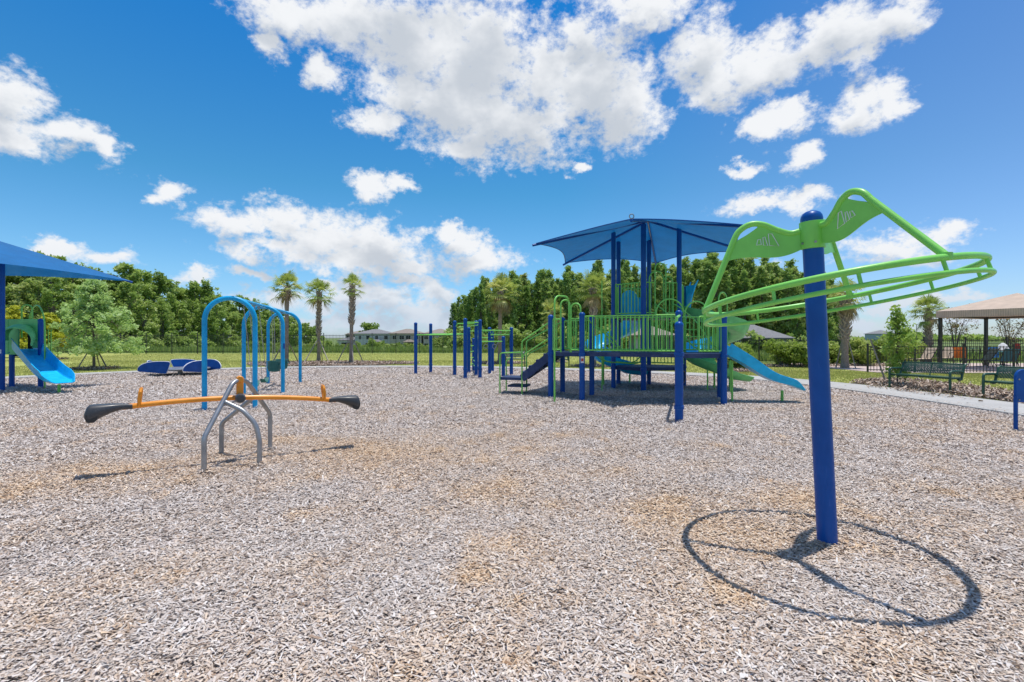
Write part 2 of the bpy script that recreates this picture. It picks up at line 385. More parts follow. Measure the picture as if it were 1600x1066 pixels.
def chipmat():
    k = NT('wood_chips'); a = k.n('ShaderNodeAttribute'); a.attribute_name = 'v'; b = k.n('ShaderNodeAttribute'); b.attribute_name = 'warm'
    grey = k.ramp(a.outputs['Fac'], [(0, (.13, .085, .06)), (.12, (.32, .24, .19)), (.35, (.51, .44, .39)), (.62, (.65, .58, .535)), (.85, (.76, .70, .66)), (1, (.86, .82, .79))])
    warm = k.ramp(a.outputs['Fac'], [(0, (.10, .05, .025)), (.12, (.30, .165, .08)), (.35, (.56, .36, .20)), (.62, (.74, .53, .34)), (.85, (.82, .64, .46)), (1, (.82, .72, .58))])
    c = k.mix(b.outputs['Fac'], grey, warm); n = k.noise(k.world(), 90, 2)
    k.base(k.mix(k.math('MULTIPLY', n, .35), c, (.30, .25, .22))); k.rough(.85); k.b.inputs['Specular IOR Level'].default_value = .25; return k.m
M['chip'] = chipmat()
def chipground():
    k = NT('wood_chip_bed'); w = k.world(); 
    vo = k.n('ShaderNodeTexVoronoi'); vo.inputs['Scale'].default_value = 26; vo.inputs['Randomness'].default_value = 1
    wa = k.n('ShaderNodeTexNoise'); wa.inputs['Scale'].default_value = 7; wa.inputs['Detail'].default_value = 3; k.L.new(w, wa.inputs['Vector'])
    wv = k.n('ShaderNodeVectorMath', operation='MULTIPLY_ADD'); k.L.new(wa.outputs['Color'], wv.inputs[0]); wv.inputs[1].default_value = (.25, .25, 0); k.L.new(w, wv.inputs[2]); k.L.new(wv.outputs[0], vo.inputs['Vector'])
    sep = k.n('ShaderNodeSeparateColor'); k.L.new(vo.outputs['Color'], sep.inputs[0])
    f = k.math('SUBTRACT', sep.outputs[0], k.math('MULTIPLY', vo.outputs['Distance'], .55))
    c = k.ramp(f, [(0, (.12, .09, .07)), (.2, (.36, .29, .25)), (.5, (.58, .50, .46)), (.9, (.72, .65, .61))])
    wn = k.ramp(k.noise(w, .35, 4), [(.5, (0, 0, 0)), (.75, (1, 1, 1))])
    k.base(k.mix(k.math('MULTIPLY', wn, .35), c, (.42, .29, .17))); k.rough(.9); k.bump(f, .9, .03); return k.m
M['chipbed'] = chipground()
def simple(name, stops, sc_=3, det=6, rough=.9, bump=.3, dist=.02, sc2=None, vec=None):
    k = NT(name); w = k.world(); n = k.noise(w, sc_, det, .6)
    if sc2: n = k.math('ADD', k.math('MULTIPLY', n, .5), k.math('MULTIPLY', k.noise(w, sc2, 4, .6), .5))
    k.base(k.ramp(n, stops)); k.rough(rough); k.bump(n, bump, dist); return k.m
def lawn():
    k = NT('lawn_grass'); w = k.world()
    a = k.noise(w, .25, 5, .6); b = k.noise(w, 9, 5, .7); c = k.noise(w, 1.6, 4, .6)
    f = k.math('ADD', k.math('ADD', k.math('MULTIPLY', a, .5), k.math('MULTIPLY', b, .45)), k.math('MULTIPLY', c, .25))
    k.base(k.ramp(f, [(.38, (.20, .225, .05)), (.56, (.34, .35, .095)), (.68, (.40, .43, .13)), (.82, (.50, .48, .19))])); k.rough(.95); k.bump(b, .8, .05)
    k.b.inputs['Specular IOR Level'].default_value = .1; return k.m
M['lawn'] = lawn()
M['meadow'] = simple('meadow_grass', [(.35, (.07, .11, .025)), (.5, (.13, .19, .04)), (.65, (.22, .27, .075))], .18, 6, .95, .6, .1, 2.2)
M['blade'] = leafm('grass_blades', [(.2, (.20, .25, .05)), (.55, (.38, .40, .11)), (.9, (.55, .49, .2))], trans=.3, scale=.6)
M['weed'] = leafm('weed_leaves', [(.2, (.10, .17, .03)), (.55, (.24, .35, .07)), (.9, (.42, .50, .14))], trans=.3, scale=.5)
M['concrete'] = simple('pale_concrete', [(.3, (.34, .33, .31)), (.7, (.50, .485, .46))], 1.4, 8, .85, .12, .005, 40)
M['mulch'] = simple('brown_mulch', [(.35, (.045, .03, .024)), (.5, (.12, .085, .07)), (.68, (.26, .20, .17))], 14, 6, .95, .9, .05)
M['paver'] = simple('pink_pool_paving', [(.35, (.44, .33, .29)), (.65, (.60, .49, .44))], 2, 5, .85, .2, .01, 30)
M['stucco_white'] = simple('white_stucco', [(.35, (.58, .60, .60)), (.65, (.66, .67, .66))], 2, 5, .9, .2, .01)
M['stucco_beige'] = simple('beige_stucco', [(.35, (.48, .43, .36)), (.65, (.56, .51, .43))], 2, 5, .9, .2, .01)
M['stucco_grey'] = simple('grey_stucco', [(.35, (.36, .40, .44)), (.65, (.42, .46, .50))], 2, 5, .9, .2, .01)
M['trim'] = simple('pale_trim', [(.35, (.66, .64, .6)), (.65, (.72, .70, .66))], 2, 3, .8, .1, .01)
def shingle(name, a, b):
    k = NT(name); w = k.coord('Object'); br = k.n('ShaderNodeTexBrick'); br.inputs['Scale'].default_value = 3; k.L.new(w, br.inputs['Vector'])
    br.inputs['Color1'].default_value = (*a, 1); br.inputs['Color2'].default_value = (*b, 1); br.inputs['Mortar'].default_value = (*[x * .6 for x in a], 1)
    k.base(k.mix(k.math('MULTIPLY', k.noise(w, 1.2, 5), .5), br.outputs[0], tuple(x * .7 for x in b))); k.rough(.9); k.bump(br.outputs[1], .3, .02); return k.m
M['roof_grey'] = shingle('grey_shingles', (.20, .20, .21), (.29, .285, .29))
M['roof_tan'] = shingle('tan_shingles', (.26, .215, .18), (.36, .305, .26))
def glass():
    k = NT('window_glass'); k.base((.02, .03, .04)); k.rough(.06); k.b.inputs['Specular IOR Level'].default_value = .9; k.L.new(k.ramp(k.noise(k.world(), .8, 2), [(.4, (.015, .02, .03)), (.7, (.07, .09, .11))]), k.b.inputs['Base Color']); return k.m
M['glass'] = glass()
M['dark'] = simple('door_and_opening_shade', [(.4, (.012, .012, .014)), (.6, (.02, .02, .022))], 3, 3, .9, .1)  # near-black, for doors and for shade painted into openings
def cloth(name, c): return simple(name, [(.35, tuple(x * .8 for x in c)), (.65, c)], 12, 4, .9, .3, .01)
M['c_tan'] = cloth('tan_sling', (.55, .43, .32)); M['c_orange'] = cloth('orange_towel', (.80, .20, .03)); M['c_blue'] = cloth('blue_towel', (.05, .25, .62))
M['c_olive'] = cloth('olive_sling', (.22, .24, .18)); M['c_red'] = cloth('red_cloth', (.45, .04, .03)); M['c_white'] = cloth('white_cloth', (.75, .76, .78))
M['c_teal'] = cloth('teal_cover', (.10, .24, .24))
def perf():                                   # perforated bench metal: real holes in the coating pattern
    k = NT('perforated_green_steel'); w = k.coord('Object'); vo = k.n('ShaderNodeTexVoronoi'); vo.inputs['Scale'].default_value = 60; vo.inputs['Randomness'].default_value = 0; k.L.new(w, vo.inputs['Vector'])
    k.base((.035, .085, .062)); k.rough(.4); tp = k.n('ShaderNodeBsdfTransparent'); m = k.n('ShaderNodeMixShader')
    k.L.new(k.math('LESS_THAN', vo.outputs['Distance'], .44), m.inputs[0]); k.L.new(k.b.outputs[0], m.inputs[1]); k.L.new(tp.outputs[0], m.inputs[2]); k.L.new(m.outputs[0], k.out.inputs[0]); return k.m
M['perf'] = perf()

# ------------------------------------------------------------------ the ground
INNER = [(9.15,15.2),(9.5,12.5),(9.6,10),(9.4,7.5),(8.8,4),(7,-2),(1,-7),(-8,-8),(-16,-3),(-20.5,5),(-20.5,12),(-18.6,16.6),(-16,20.6),(-12.2,23.2),(-7.5,24.4),(-3.0,24.2),(1.3,22.8),(5.2,20.6),(8.0,17.8)]
inner = spline([(x, y, 0) for x, y in INNER], 8, True)
def offset_poly(P, d):
    out = []; k = len(P)
    for i in range(k):
        t = (P[(i + 1) % k] - P[i - 1]); n = Vector((-t.y, t.x, 0)).normalized(); out.append(P[i] + n * d)
    return out
# orientation: make + offset go outward
ar = sum(inner[i].x * inner[(i + 1) % len(inner)].y - inner[(i + 1) % len(inner)].x * inner[i].y for i in range(len(inner)))
sg = -1 if ar > 0 else 1
def terrain(x, y):
    d = max(0, min(1, (y - 49) / 85)) if x < 14 else max(0, min(1, (y - 34) / 45))
    return -1.7 * d * d * (3 - 2 * d)
# lawn/meadow: one sheet to the horizon
gx = sorted(set([-1800, -900, -450, -250] + list(range(-160, 161, 8)) + [13, 15] + [250, 450, 900, 1800])); gy = sorted(set([-600, -200, -60, -20] + list(range(-12, 52, 4)) + list(range(52, 200, 6)) + [260, 400, 700, 1300, 3000]))
b = MB(); b.grid([[(x, y, terrain(x, y)) for x in gx] for y in gy])
gm = b.build('ground', M['meadow'], fix=False); tag(gm, kind='structure')
b = MB(); lx = list(range(-70, 15, 3)); ly = list(range(-20, 50, 3)) + [47]
ly = sorted(set([y for y in ly if y <= 47]))
b.grid([[(x, y, .004) for x in lx] for y in ly])
b.grid([[(x, y, .004) for x in range(14, 50, 3)] for y in (-20, -10, 0, 10, 20, 29)])
tag(b.build('lawn', M['lawn'], fix=False), kind='structure')
def flat(name, pts, z, mat, th=0):
    me = bpy.data.meshes.new(name); bm = bmesh.new(); vs = [bm.verts.new((p[0], p[1], z)) for p in pts]; f = bm.faces.new(vs)
    if f.normal.z < 0: f.normal_flip()
    if th:
        r = bmesh.ops.extrude_face_region(bm, geom=[f]); bmesh.ops.translate(bm, verts=[v for v in r['geom'] if isinstance(v, bmesh.types.BMVert)], vec=(0, 0, -th))
    bmesh.ops.triangulate(bm, faces=bm.faces); bmesh.ops.recalc_face_normals(bm, faces=bm.faces); bm.to_mesh(me); bm.free(); me.materials.append(mat)
    o = bpy.data.objects.new(name, me); col.objects.link(o); return tag(o, kind='structure')
flat('wood_chip_bed', inner, .012, M['chipbed'])
# concrete path ring with thickness
W = [1.25 + .45 * max(0, min(1, (p.x - 4) / 5)) for p in inner]
outer = [o for o in [inner[i] + (offset_poly(inner, sg)[i] - inner[i]) * W[i] for i in range(len(inner))]] if False else None
offs = offset_poly(inner, sg); outer = [inner[i] + (offs[i] - inner[i]) * W[i] for i in range(len(inner))]
b = MB(); n = len(inner)
vs = []
for i in range(n):
    a, c = inner[i], outer[i]
    vs += [(a.x, a.y, -.05), (a.x, a.y, .055), (c.x, c.y, .045), (c.x, c.y, -.05)]
fs = []
for i in range(n):
    j = (i + 1) % n
    for q in range(3): fs.append((i * 4 + q, i * 4 + q + 1, j * 4 + q + 1, j * 4 + q))
b.add(vs, fs); pth = b.build('path', M['concrete'], smooth=False); tag(pth, kind='structure')

def inside(P, poly):
    x, y = P[:, 0], P[:, 1]; r = np.zeros(len(P), bool); k = len(poly)
    for i in range(k):
        x1, y1 = poly[i][0], poly[i][1]; x2, y2 = poly[(i + 1) % k][0], poly[(i + 1) % k][1]
        c = ((y1 > y) != (y2 > y)); xi = (x2 - x1) * (y - y1) / ((y2 - y1) if y2 != y1 else 1e-9) + x1
        r ^= c & (x < xi)
    return r
def lownoise(P, s, seed=0):
    r = np.random.default_rng(seed); out = np.zeros(len(P))
    for k in range(10):
        a = r.uniform(0, 6.28); f = s * r.uniform(.5, 2.2); out += np.sin((P[:, 0] * np.cos(a) + P[:, 1] * np.sin(a)) * f + r.uniform(0, 6.28)) / 10
    return out * 1.9
def scatter_chips(name, P, Ls, Ws, zlo, zhi, tilt, mat, warm=None, vshift=0, base=None, mx=False):
    n = len(P); th = rng.uniform(0, 2 * np.pi, n)
    pitch = rng.normal(0, tilt, n); roll = rng.normal(0, tilt * .8, n)
    L = Ls * rng.lognormal(0, .38, n) / 2; Wd = Ws * rng.lognormal(0, .35, n) / 2
    ux = np.stack([np.cos(th) * np.cos(pitch), np.sin(th) * np.cos(pitch), np.sin(pitch)], 1)
    vx = np.stack([-np.sin(th) * np.cos(roll), np.cos(th) * np.cos(roll), np.sin(roll)], 1)
    z = rng.uniform(zlo, zhi, n) + np.abs(np.sin(pitch)) * L * .6; c = np.stack([P[:, 0], P[:, 1], z + (base if base is not None else 0)], 1)
    t = rng.uniform(.35, 1, n)[:, None]; u = ux * L[:, None]; v = vx * Wd[:, None]
    V = np.empty((n, 4, 3)); V[:, 0] = c - u - v * .55 * t; V[:, 1] = c + u * rng.uniform(.8, 1, n)[:, None] - v; V[:, 2] = c + u + v * .6; V[:, 3] = c - u * rng.uniform(.7, 1, n)[:, None] + v * t
    V[:, 1, 2] += rng.normal(0, .0015, n)
    vv = np.clip(rng.beta(2.1, 1.9, n) + vshift, 0, 1)
    at = {'v': vv, 'warm': warm if warm is not None else np.zeros(n)}
    return npmesh(name, V.reshape(-1, 3), np.arange(n * 4).reshape(n, 4), mat, attrs=at)
inl = [(p.x, p.y) for p in inner]
def wedge(r0, r1, dens):
    ah = R(54); area = ah * (r1 * r1 - r0 * r0); n = int(area * dens)
    r = np.sqrt(rng.uniform(r0 * r0, r1 * r1, n)); a = rng.uniform(-ah, ah, n); P = np.stack([r * np.sin(a), r * np.cos(a)], 1)
    return P[inside(P, inl)]
def warmth(P):
    w = lownoise(P, .9, 3) * .25 + lownoise(P, 3.1, 5) * .3 + np.clip(lownoise(P, 6.5, 15) - .4, 0, 1) * .8 + .20
    for (px, py, rr, k) in ((735, 905, .16, 1.0), (790, 850, .22, .6), (1290, 790, .4, .6), (1020, 800, .25, .5), (190, 745, .5, .6), (330, 735, .5, .6), (560, 705, .7, .7), (1400, 1040, .3, .5), (1580, 780, .5, .6), (1130, 820, .5, .45), (430, 690, .7, .5), (60, 760, .7, .5), (750, 770, .4, .5), (1100, 1000, .4, .3)):
        g = gp(px, py); w = w + k * np.exp(-((P[:, 0] - g.x) ** 2 + (P[:, 1] - g.y) ** 2) / (rr * rr))
    w = w - .25 * np.clip((P[:, 1] - 6) / 6, 0, 1)
    return np.clip(w + rng.normal(0, .22, len(P)), 0, 1)
for r0, r1, dens, L_, W_ in ((1.2, 4.2, 11500, .0265, .0098), (4.2, 8, 6200, .029, .0108), (8, 15, 2500, .035, .0135), (15, 26, 750, .052, .021)):
    P = wedge(r0, r1, dens); w = warmth(P); hill = lownoise(P, 2.2, 8) * .010 + lownoise(P, 7, 18) * .006
    for (px, py, rr, k) in ((1293, 851, .16, .035), (1293, 851, .34, -.012), (319, 741, .12, .03), (346, 714, .12, .03), (405.6, 730, .12, .03), (422, 705, .12, .03), (1061, 660, .2, .04), (319, 641, .18, .04), (398, 638, .18, .04)):
        g = gp(px, py); hill = hill + k * np.exp(-((P[:, 0] - g.x) ** 2 + (P[:, 1] - g.y) ** 2) / (rr * rr))
    o = scatter_chips('wood_chips', P, L_, W_, .014, .014 + .62 * L_, .21 if r0 < 8 else .28, M['chip'], w, vshift=.03, base=np.maximum(hill, -.010))
    tag(o, 'pale grey and tan wood chips covering the playground floor', 'wood chips', kind='stuff')

# chips kicked on to the path
q = np.array([(p.x, p.y) for p in inner]); qo = np.array([(p.x, p.y) for p in outer]); k = rng.integers(0, len(q), 5200); f = np.abs(rng.normal(0, .13, 5200))[:, None]; P = q[k] + (qo[k] - q[k]) * f + rng.normal(0, .12, (5200, 2))
P = P[~inside(P, inl)]; o = scatter_chips('spilled_chips', P, .036, .014, .060, .066, .12, M['chip'], rng.uniform(0, .6, len(P)))
tag(o, 'loose wood chips kicked on to the inner edge of the concrete path', 'wood chips', kind='stuff')
# mulch beds
def blobpoly(cx, cy, rx, ry, n=36, rot=0, seed=0, amp=.12):
    r = random.Random(seed); ph = [r.uniform(0, 6.28) for _ in range(4)]; out = []
    for i in range(n):
        a = 2 * math.pi * i / n; k = 1 + amp * (math.sin(2 * a + ph[0]) * .5 + math.sin(3 * a + ph[1]) * .5 + math.sin(5 * a + ph[2]) * .4)
        x = rx * k * math.cos(a); y = ry * k * math.sin(a); out.append((cx + x * math.cos(rot) - y * math.sin(rot), cy + x * math.sin(rot) + y * math.cos(rot)))
    return out
outl = [(p.x, p.y) for p in outer]
beds = [blobpoly(-10.4, 27.9, 4.8, 2.3, seed=2)]
gb = [gp(1325, 600), gp(1400, 608), gp(1484, 618), gp(1560, 628), gp(1640, 641), gp(1700, 636), gp(1600, 617), gp(1500, 604), gp(1440, 597), gp(1390, 594), gp(1345, 596)]
beds.append([(p.x + .12, p.y + .12) for p in gb])
oak_g = gp(147, 577)
beds.append(blobpoly(oak_g.x, oak_g.y, 1.0, .95, seed=5)); g2 = gp(78, 562); beds.append(blobpoly(g2.x, g2.y, .9, .9, seed=6))
for (px, py, rx, ry) in ((781, 568, 1.5, 1.0), (926, 573, 1.1, .8), (1237, 573, 2.4, .75), (1360, 572, 2.6, .8), (865, 566, .8, .8), (1150, 580, .9, .9)):
    g = gp(px, py); beds.append(blobpoly(g.x, g.y, rx, ry, seed=px))
MP = []
for i, poly in enumerate(beds):
    flat('mulch_bed', poly, .012 + .0005 * i, M['mulch'])
    xs = [p[0] for p in poly]; ys = [p[1] for p in poly]; n = int((max(xs) - min(xs)) * (max(ys) - min(ys)) * 420)
    P = np.stack([rng.uniform(min(xs), max(xs), n), rng.uniform(min(ys), max(ys), n)], 1); MP.append(P[inside(P, poly) & ~inside(P, outl)])
MP.append(np.stack([9.9 + rng.normal(.9, .22, 260), 13.3 + rng.normal(0, .9, 260)], 1))
P = np.concatenate(MP); hz = .02 + rng.uniform(0, .07, len(P))
o = scatter_chips('bark_mulch', P, .085, .035, .0, .02, .45, M['chip'], rng.uniform(.1, .6, len(P)), vshift=-.30, base=hz)
tag(o, 'coarse brown bark mulch in the beds under palms and benches', 'mulch', kind='stuff')

# grass blades over the near lawn
def blades(name, P, h, w, mat, zb=0):
    n = len(P); th = rng.uniform(0, 6.283, n); H = h * rng.lognormal(0, .3, n); lean = rng.normal(0, .35, (n, 2)) * H[:, None]
    c = np.stack([P[:, 0], P[:, 1], np.full(n, .004) + zb], 1); d = np.stack([np.cos(th), np.sin(th), np.zeros(n)], 1) * (w / 2)
    V = np.empty((n, 3, 3)); V[:, 0] = c - d; V[:, 1] = c + d; V[:, 2] = c + np.concatenate([lean, H[:, None]], 1)
    return npmesh(name, V.reshape(-1, 3), np.arange(n * 3).reshape(n, 3), mat, attrs={'v': rng.uniform(0, 1, n)})
PP = []
for (x0, x1, y0, y1, n) in ((9, 26, 8, 22, 60000), (0, 20, 18, 30, 42000), (-26, 0, 17, 32, 60000), (-34, 14, 30, 46, 60000)):
    P = np.stack([rng.uniform(x0, x1, n), rng.uniform(y0, y1, n)], 1); k = ~inside(P, outl)
    for poly in beds: k &= ~inside(P, poly)
    k &= ~((P[:, 0] > 15.2) & (P[:, 1] > 20.6) & (P[:, 1] < 29)); PP.append(P[k])
tag(blades('grass', np.concatenate(PP), .045, .022, M['blade']), 'short dry yellow green lawn grass around the playground', 'grass', kind='stuff')
n = 60000; x = rng.uniform(-90, 14, n); y = 49 + rng.exponential(9, n); P = np.stack([x, y], 1)
zb = np.array([terrain(a, c) for a, c in P]); k = np.clip(lownoise(P, .25, 9) + .75, .25, 1.6)
n2 = 26000; x2 = rng.uniform(14, 70, n2); y2 = 31 + rng.exponential(9, n2); P2 = np.stack([x2, y2], 1)
tag(blades('tall_grass', np.concatenate([P, P2]), .38, .12, M['weed'], np.concatenate([zb, np.array([terrain(a, c) for a, c in P2])])), 'rough tall green grass growing beyond the black fences', 'grass', kind='stuff')
pd = flat('pool_deck', [(15.6, 20.9), (36, 18.6), (40, 28.4), (15.6, 28.4)], .03, M['paver'], .02)
#%%PLANTS
# ------------------------------------------------------------------ plants
def leaf_mesh(P, size, rg, elong=1.6, flat_=.35, vv=None, droop=0.0):
    n = len(P); N = rg.normal(0, 1, (n, 3)); N[:, 2] = np.abs(N[:, 2]) + flat_; N /= np.linalg.norm(N, axis=1)[:, None]
    A = rg.normal(0, 1, (n, 3)); A[:, 2] -= droop; A -= N * (A * N).sum(1)[:, None]; A /= np.linalg.norm(A, axis=1)[:, None]; B = np.cross(N, A)
    s = size * rg.lognormal(0, .3, n)[:, None]; A = A * s * elong / 2; B = B * s / 2
    V = np.empty((n, 4, 3)); V[:, 0] = P - A; V[:, 1] = P + B * .9 - A * .1; V[:, 2] = P + A; V[:, 3] = P - B * .9 - A * .1
    return V.reshape(-1, 3), np.arange(n * 4).reshape(n, 4), (vv if vv is not None else rg.uniform(0, 1, n))
def crown_obj(name, P, size, mat, rg, parent, **k):
    V, Fc, v = leaf_mesh(P, size, rg, **k); return npmesh(name, V, Fc, mat, parent, {'v': v})
def clump_pts(centres, rad, per, rg, squash=.7):
    out = []; vs = []
    for c, r in zip(centres, rad):
        k = max(6, int(per * r * r / np.mean(np.square(rad)))); d = rg.normal(0, 1, (k, 3)); d /= np.linalg.norm(d, axis=1)[:, None]
        q = d * (r * rg.uniform(.35, 1.05, k) ** .6)[:, None]; q[:, 2] *= squash; out.append(np.array(c) + q); vs.append(np.clip(rg.uniform(.1, .9) * .55 + .45 * rg.uniform(0, 1, k), 0, 1))
    return np.concatenate(out), np.concatenate(vs)
def limbs(mb, base, top, r, targets, rt=.02, n=7):
    mb.tube(spline([base, Vector(base).lerp(Vector(top), .5) + Vector((random.uniform(-.05, .05), random.uniform(-.05, .05), 0)) * Vector(top).length * .3, top], 4), [r * (1 - .75 * i / 8) for i in range(9)], n)
    for t in targets:
        h = random.uniform(.35, .85); s = Vector(base).lerp(Vector(top), h); t = Vector(t)
        mid = s.lerp(t, .5) + Vector((0, 0, -.08 * (t - s).length)); mb.tube([s, mid, t], [r * (1 - .7 * h) * .6, r * .3 * (1 - h * .4), rt * .5], 5)

def wood_tree(kind, seed):
    rg = np.random.default_rng(seed); random.seed(seed); H = 12.0; mb = MB(); cs = []; rr = []
    e = empty({'broad': 'woodland_tree', 'pine': 'pine_tree', 'column': 'conifer_tree'}[kind])
    if kind == 'broad':
        for i in range(84):
            z = rg.uniform(.10, .97); w = 2.8 * math.sin(math.pi * min(1, (z * .93) ** .8)) ** .6; a = rg.uniform(0, 6.28); r = w * rg.uniform(.35, 1)
            cs.append((r * math.cos(a), r * math.sin(a), z * H)); rr.append(rg.uniform(.32, .78))
        P, v = clump_pts(cs, rr, 62, rg, .85); P = P + rg.normal(0, .12, P.shape); limbs(mb, (0, 0, -.3), (0, 0, H * .85), .22, [c for c in cs[::5]], .05)
        crown_obj('crown', P, .25, M['leaf_wood'], rg, e, vv=v)
    elif kind == 'pine':
        for i in range(17):
            z = .52 + .46 * i / 17; w = 2.3 * (1 - (z - .5) * 1.45) + .4; a = rg.uniform(0, 6.28); r = w * rg.uniform(.3, 1)
            cs.append((r * math.cos(a), r * math.sin(a), z * H)); rr.append(rg.uniform(.5, .95))
        P, v = clump_pts(cs, rr, 130, rg, .6); limbs(mb, (0, 0, -.3), (rg.normal(0, .3), 0, H * .97), .17, cs, .04)
        crown_obj('crown', P, .24, M['leaf_wood'], rg, e, vv=v, elong=2.4)
    else:
        w0 = rg.uniform(1.15, 1.6)
        for i in range(44):
            z = i / 44; w = w0 * (1 - z) ** .70 * (1.08 if z > .1 else .8) + .06; a = i * 2.4 + rg.uniform(-.5, .5); r = w * rg.uniform(.45, 1.1)
            cs.append((r * math.cos(a), r * math.sin(a), (.05 + z * .95) * H)); rr.append(rg.uniform(.30, .60) * (1 - .5 * z) + .08)
        P, v = clump_pts(cs, rr, 112, rg, .9); P = P + rg.normal(0, .13, P.shape); limbs(mb, (0, 0, -.3), (0, 0, H * .97), .15, cs[::4], .03)
        crown_obj('crown', P, .185, M['leaf_pine'], rg, e, vv=v, elong=2.0, droop=.3)
    mb.build('trunk', M['bark'], e); return e
protos = {'broad': [wood_tree('broad', s) for s in (1, 2, 3)], 'pine': [wood_tree('pine', s) for s in (4, 5)], 'column': [wood_tree('column', s) for s in (6, 7, 8, 9)]}
used = set()
LABT = {'broad': ('dense dark green broadleaf tree in the wood behind the left fence', 'tree', 'broadleaf trees in the left wood'),
        'pine': ('tall pine with a thin high crown above the left wood', 'pine tree', 'pines rising from the left wood'),
        'column': ('narrow dark green conifer in the tree belt behind the playground tower', 'tree', 'conifers in the belt behind the tower')}
def place_tree(kind, i, x, y, h, rs=random):
    p = protos[kind][i % len(protos[kind])]
    if id(p) in used: o = copy_tree(p)
    else: o = p; used.add(id(p))
    o.location = (x, y, terrain(x, y)); o.rotation_euler.z = rs.uniform(0, 6.28); s = h / 12; w = s * rs.uniform(.85, 1.15); o.scale = (w, w, s)
    l, c, g = LABT[kind]; tag(o, l, c, g)
rt = random.Random(42)
def topL(px):                                  # skyline of the left wood (pixels)
    T = [(-120, 400), (20, 405), (100, 412), (180, 420), (225, 432), (300, 446), (350, 454), (420, 470), (450, 486), (470, 504), (492, 519)]
    for (a, b_), (c, d) in zip(T, T[1:]):
        if px <= c: return b_ + (d - b_) * (px - a) / (c - a)
    return 520
px = -60.0; k = 0
while px < 494:
    ty = topL(px) + 5 + rt.uniform(-7, 8); Hh = 13.2 if px < 440 else 10
    Y = (Hh - 1.7 - 1.5) * F / (HY - ty); Y = min(Y, 240); X = (px - 800) / F * Y
    hh = Hh * rt.uniform(.9, 1.06)
    place_tree('pine' if k % 4 == 1 else 'broad', k, X, Y, hh * (1.05 if k % 4 == 1 else .96), rt)
    Y2 = Y * .90; place_tree('broad', k + 1, (px + 6 - 800) / F * Y2, Y2, rt.uniform(7, 10), rt)
    if k % 2 == 0: Y3 = Y * 1.12; place_tree('pine' if k % 4 == 0 else 'broad', k, (px + 3 - 800) / F * Y3, Y3, hh * 1.0, rt)
    px += 2.6 / Y * F * rt.uniform(.8, 1.2); k += 1
def topR(px):
    T = [(700, 492), (715, 462), (735, 442), (760, 432), (800, 428), (880, 424), (950, 418), (1050, 414), (1100, 404), (1160, 406), (1215, 414), (1260, 424), (1300, 432), (1330, 470)]
    for (a, b_), (c, d) in zip(T, T[1:]):
        if px <= c: return b_ + (d - b_) * (px - a) / (c - a)
    return 470
px = 708.0; k = 0
while px < 1302:
    ty = topR(px) + (rt.uniform(-5, 12) if k % 3 else rt.uniform(-15, -4))
    for row, (dy, dp) in enumerate(((62, 0), (66, 9), (72, 4))):
        Y = dy + rt.uniform(-1.5, 1.5); p2 = px + dp; X = (p2 - 800) / F * Y; tz = terrain(X, Y)
        hh = zat(ty + rt.uniform(-4, 10) + (12 if row == 0 else 0), Y) - tz
        place_tree('column', k * 3 + row, X, Y, hh, rt)
    px += 14.5 * rt.uniform(.8, 1.2); k += 1
for p in protos.values():
    for q in p:
        if id(q) not in used: bpy.data.objects.remove(q)

# understorey bushes along the wood edge
def bush(name, w, h, leaf, n, mat, seed, nc=16, elong=1.6):
    rg = np.random.default_rng(seed); e = empty(name); cs = []; rr = []
    for i in range(nc):
        a = rg.uniform(0, 6.28); z = rg.uniform(.15, .85); r = w / 2 * rg.uniform(.1, .8) * math.sqrt(max(.15, 1 - (z - .3) ** 2 * 1.6))
        cs.append((r * math.cos(a), r * math.sin(a), z * h)); rr.append(rg.uniform(.16, .27) * (w + h) / 2)
    P, v = clump_pts(cs, rr, n // nc, rg, .8); P[:, 2] = np.abs(P[:, 2]) + .02
    crown_obj('foliage', P, leaf, mat, rg, e, vv=v, elong=elong)
    mb = MB()
    for c in cs[::2]: mb.tube([(c[0] * .1, c[1] * .1, 0), (c[0] * .6, c[1] * .6, c[2] * .6), c], [.018, .012, .005], 5)
    mb.build('stem', M['bark'], e); return e
b1 = bush('undergrowth_bush', 3.6, 2.4, .22, 900, M['leaf_wood'], 31); b2 = bush('undergrowth_bush', 3.0, 1.5, .18, 700, M['weed'], 32)
first = {0: True, 1: True}
for i in range(74):
    if i < 40: px = -40 + i * 14; Y = (min(200, (11.5 * .86) * F / max(30, HY - topL(px))) if px < 470 else 120) * rt.uniform(.78, .92); q = (i + (i // 3)) % 2
    else: px = 690 + (i - 40) * 18; Y = rt.uniform(54, 60); q = 0 if px > 705 else 1
    src = (b1, b2)[q]; o = src if first[q] else copy_tree(src); first[q] = False
    X = (px - 800) / F * Y; o.location = (X, Y, terrain(X, Y)); o.rotation_euler.z = rt.uniform(0, 6.28); s = rt.uniform(.8, 1.35); o.scale = (s, s, s)
    if i < 40: tag(o, 'low leafy undergrowth at the foot of the left wood' if q == 0 else 'bright green weedy clump in front of the left wood', 'bush', 'undergrowth along the left wood' if q == 0 else 'weed clumps beyond the left fence')
    else: tag(o, 'low dark bush at the foot of the conifer belt' if q == 0 else 'bright green weedy clump in front of the left wood', 'bush', 'bushes under the conifer belt' if q == 0 else 'weed clumps beyond the left fence')
for i in range(26):                            # scrub in front of the far houses
    px = 505 + i * 8.2 + rt.uniform(-3, 3); Y = rt.uniform(95, 150); o = copy_tree((b1, b2)[1 if i % 3 else 0]); X = (px - 800) / F * Y; s = rt.uniform(.6, 1.15)
    o.location = (X, Y, terrain(X, Y)); o.rotation_euler.z = rt.uniform(0, 6.28); o.scale = (s, s, s); tag(o, 'small bush in the rough ground in front of the far houses', 'bush', 'scrub in front of the far houses')
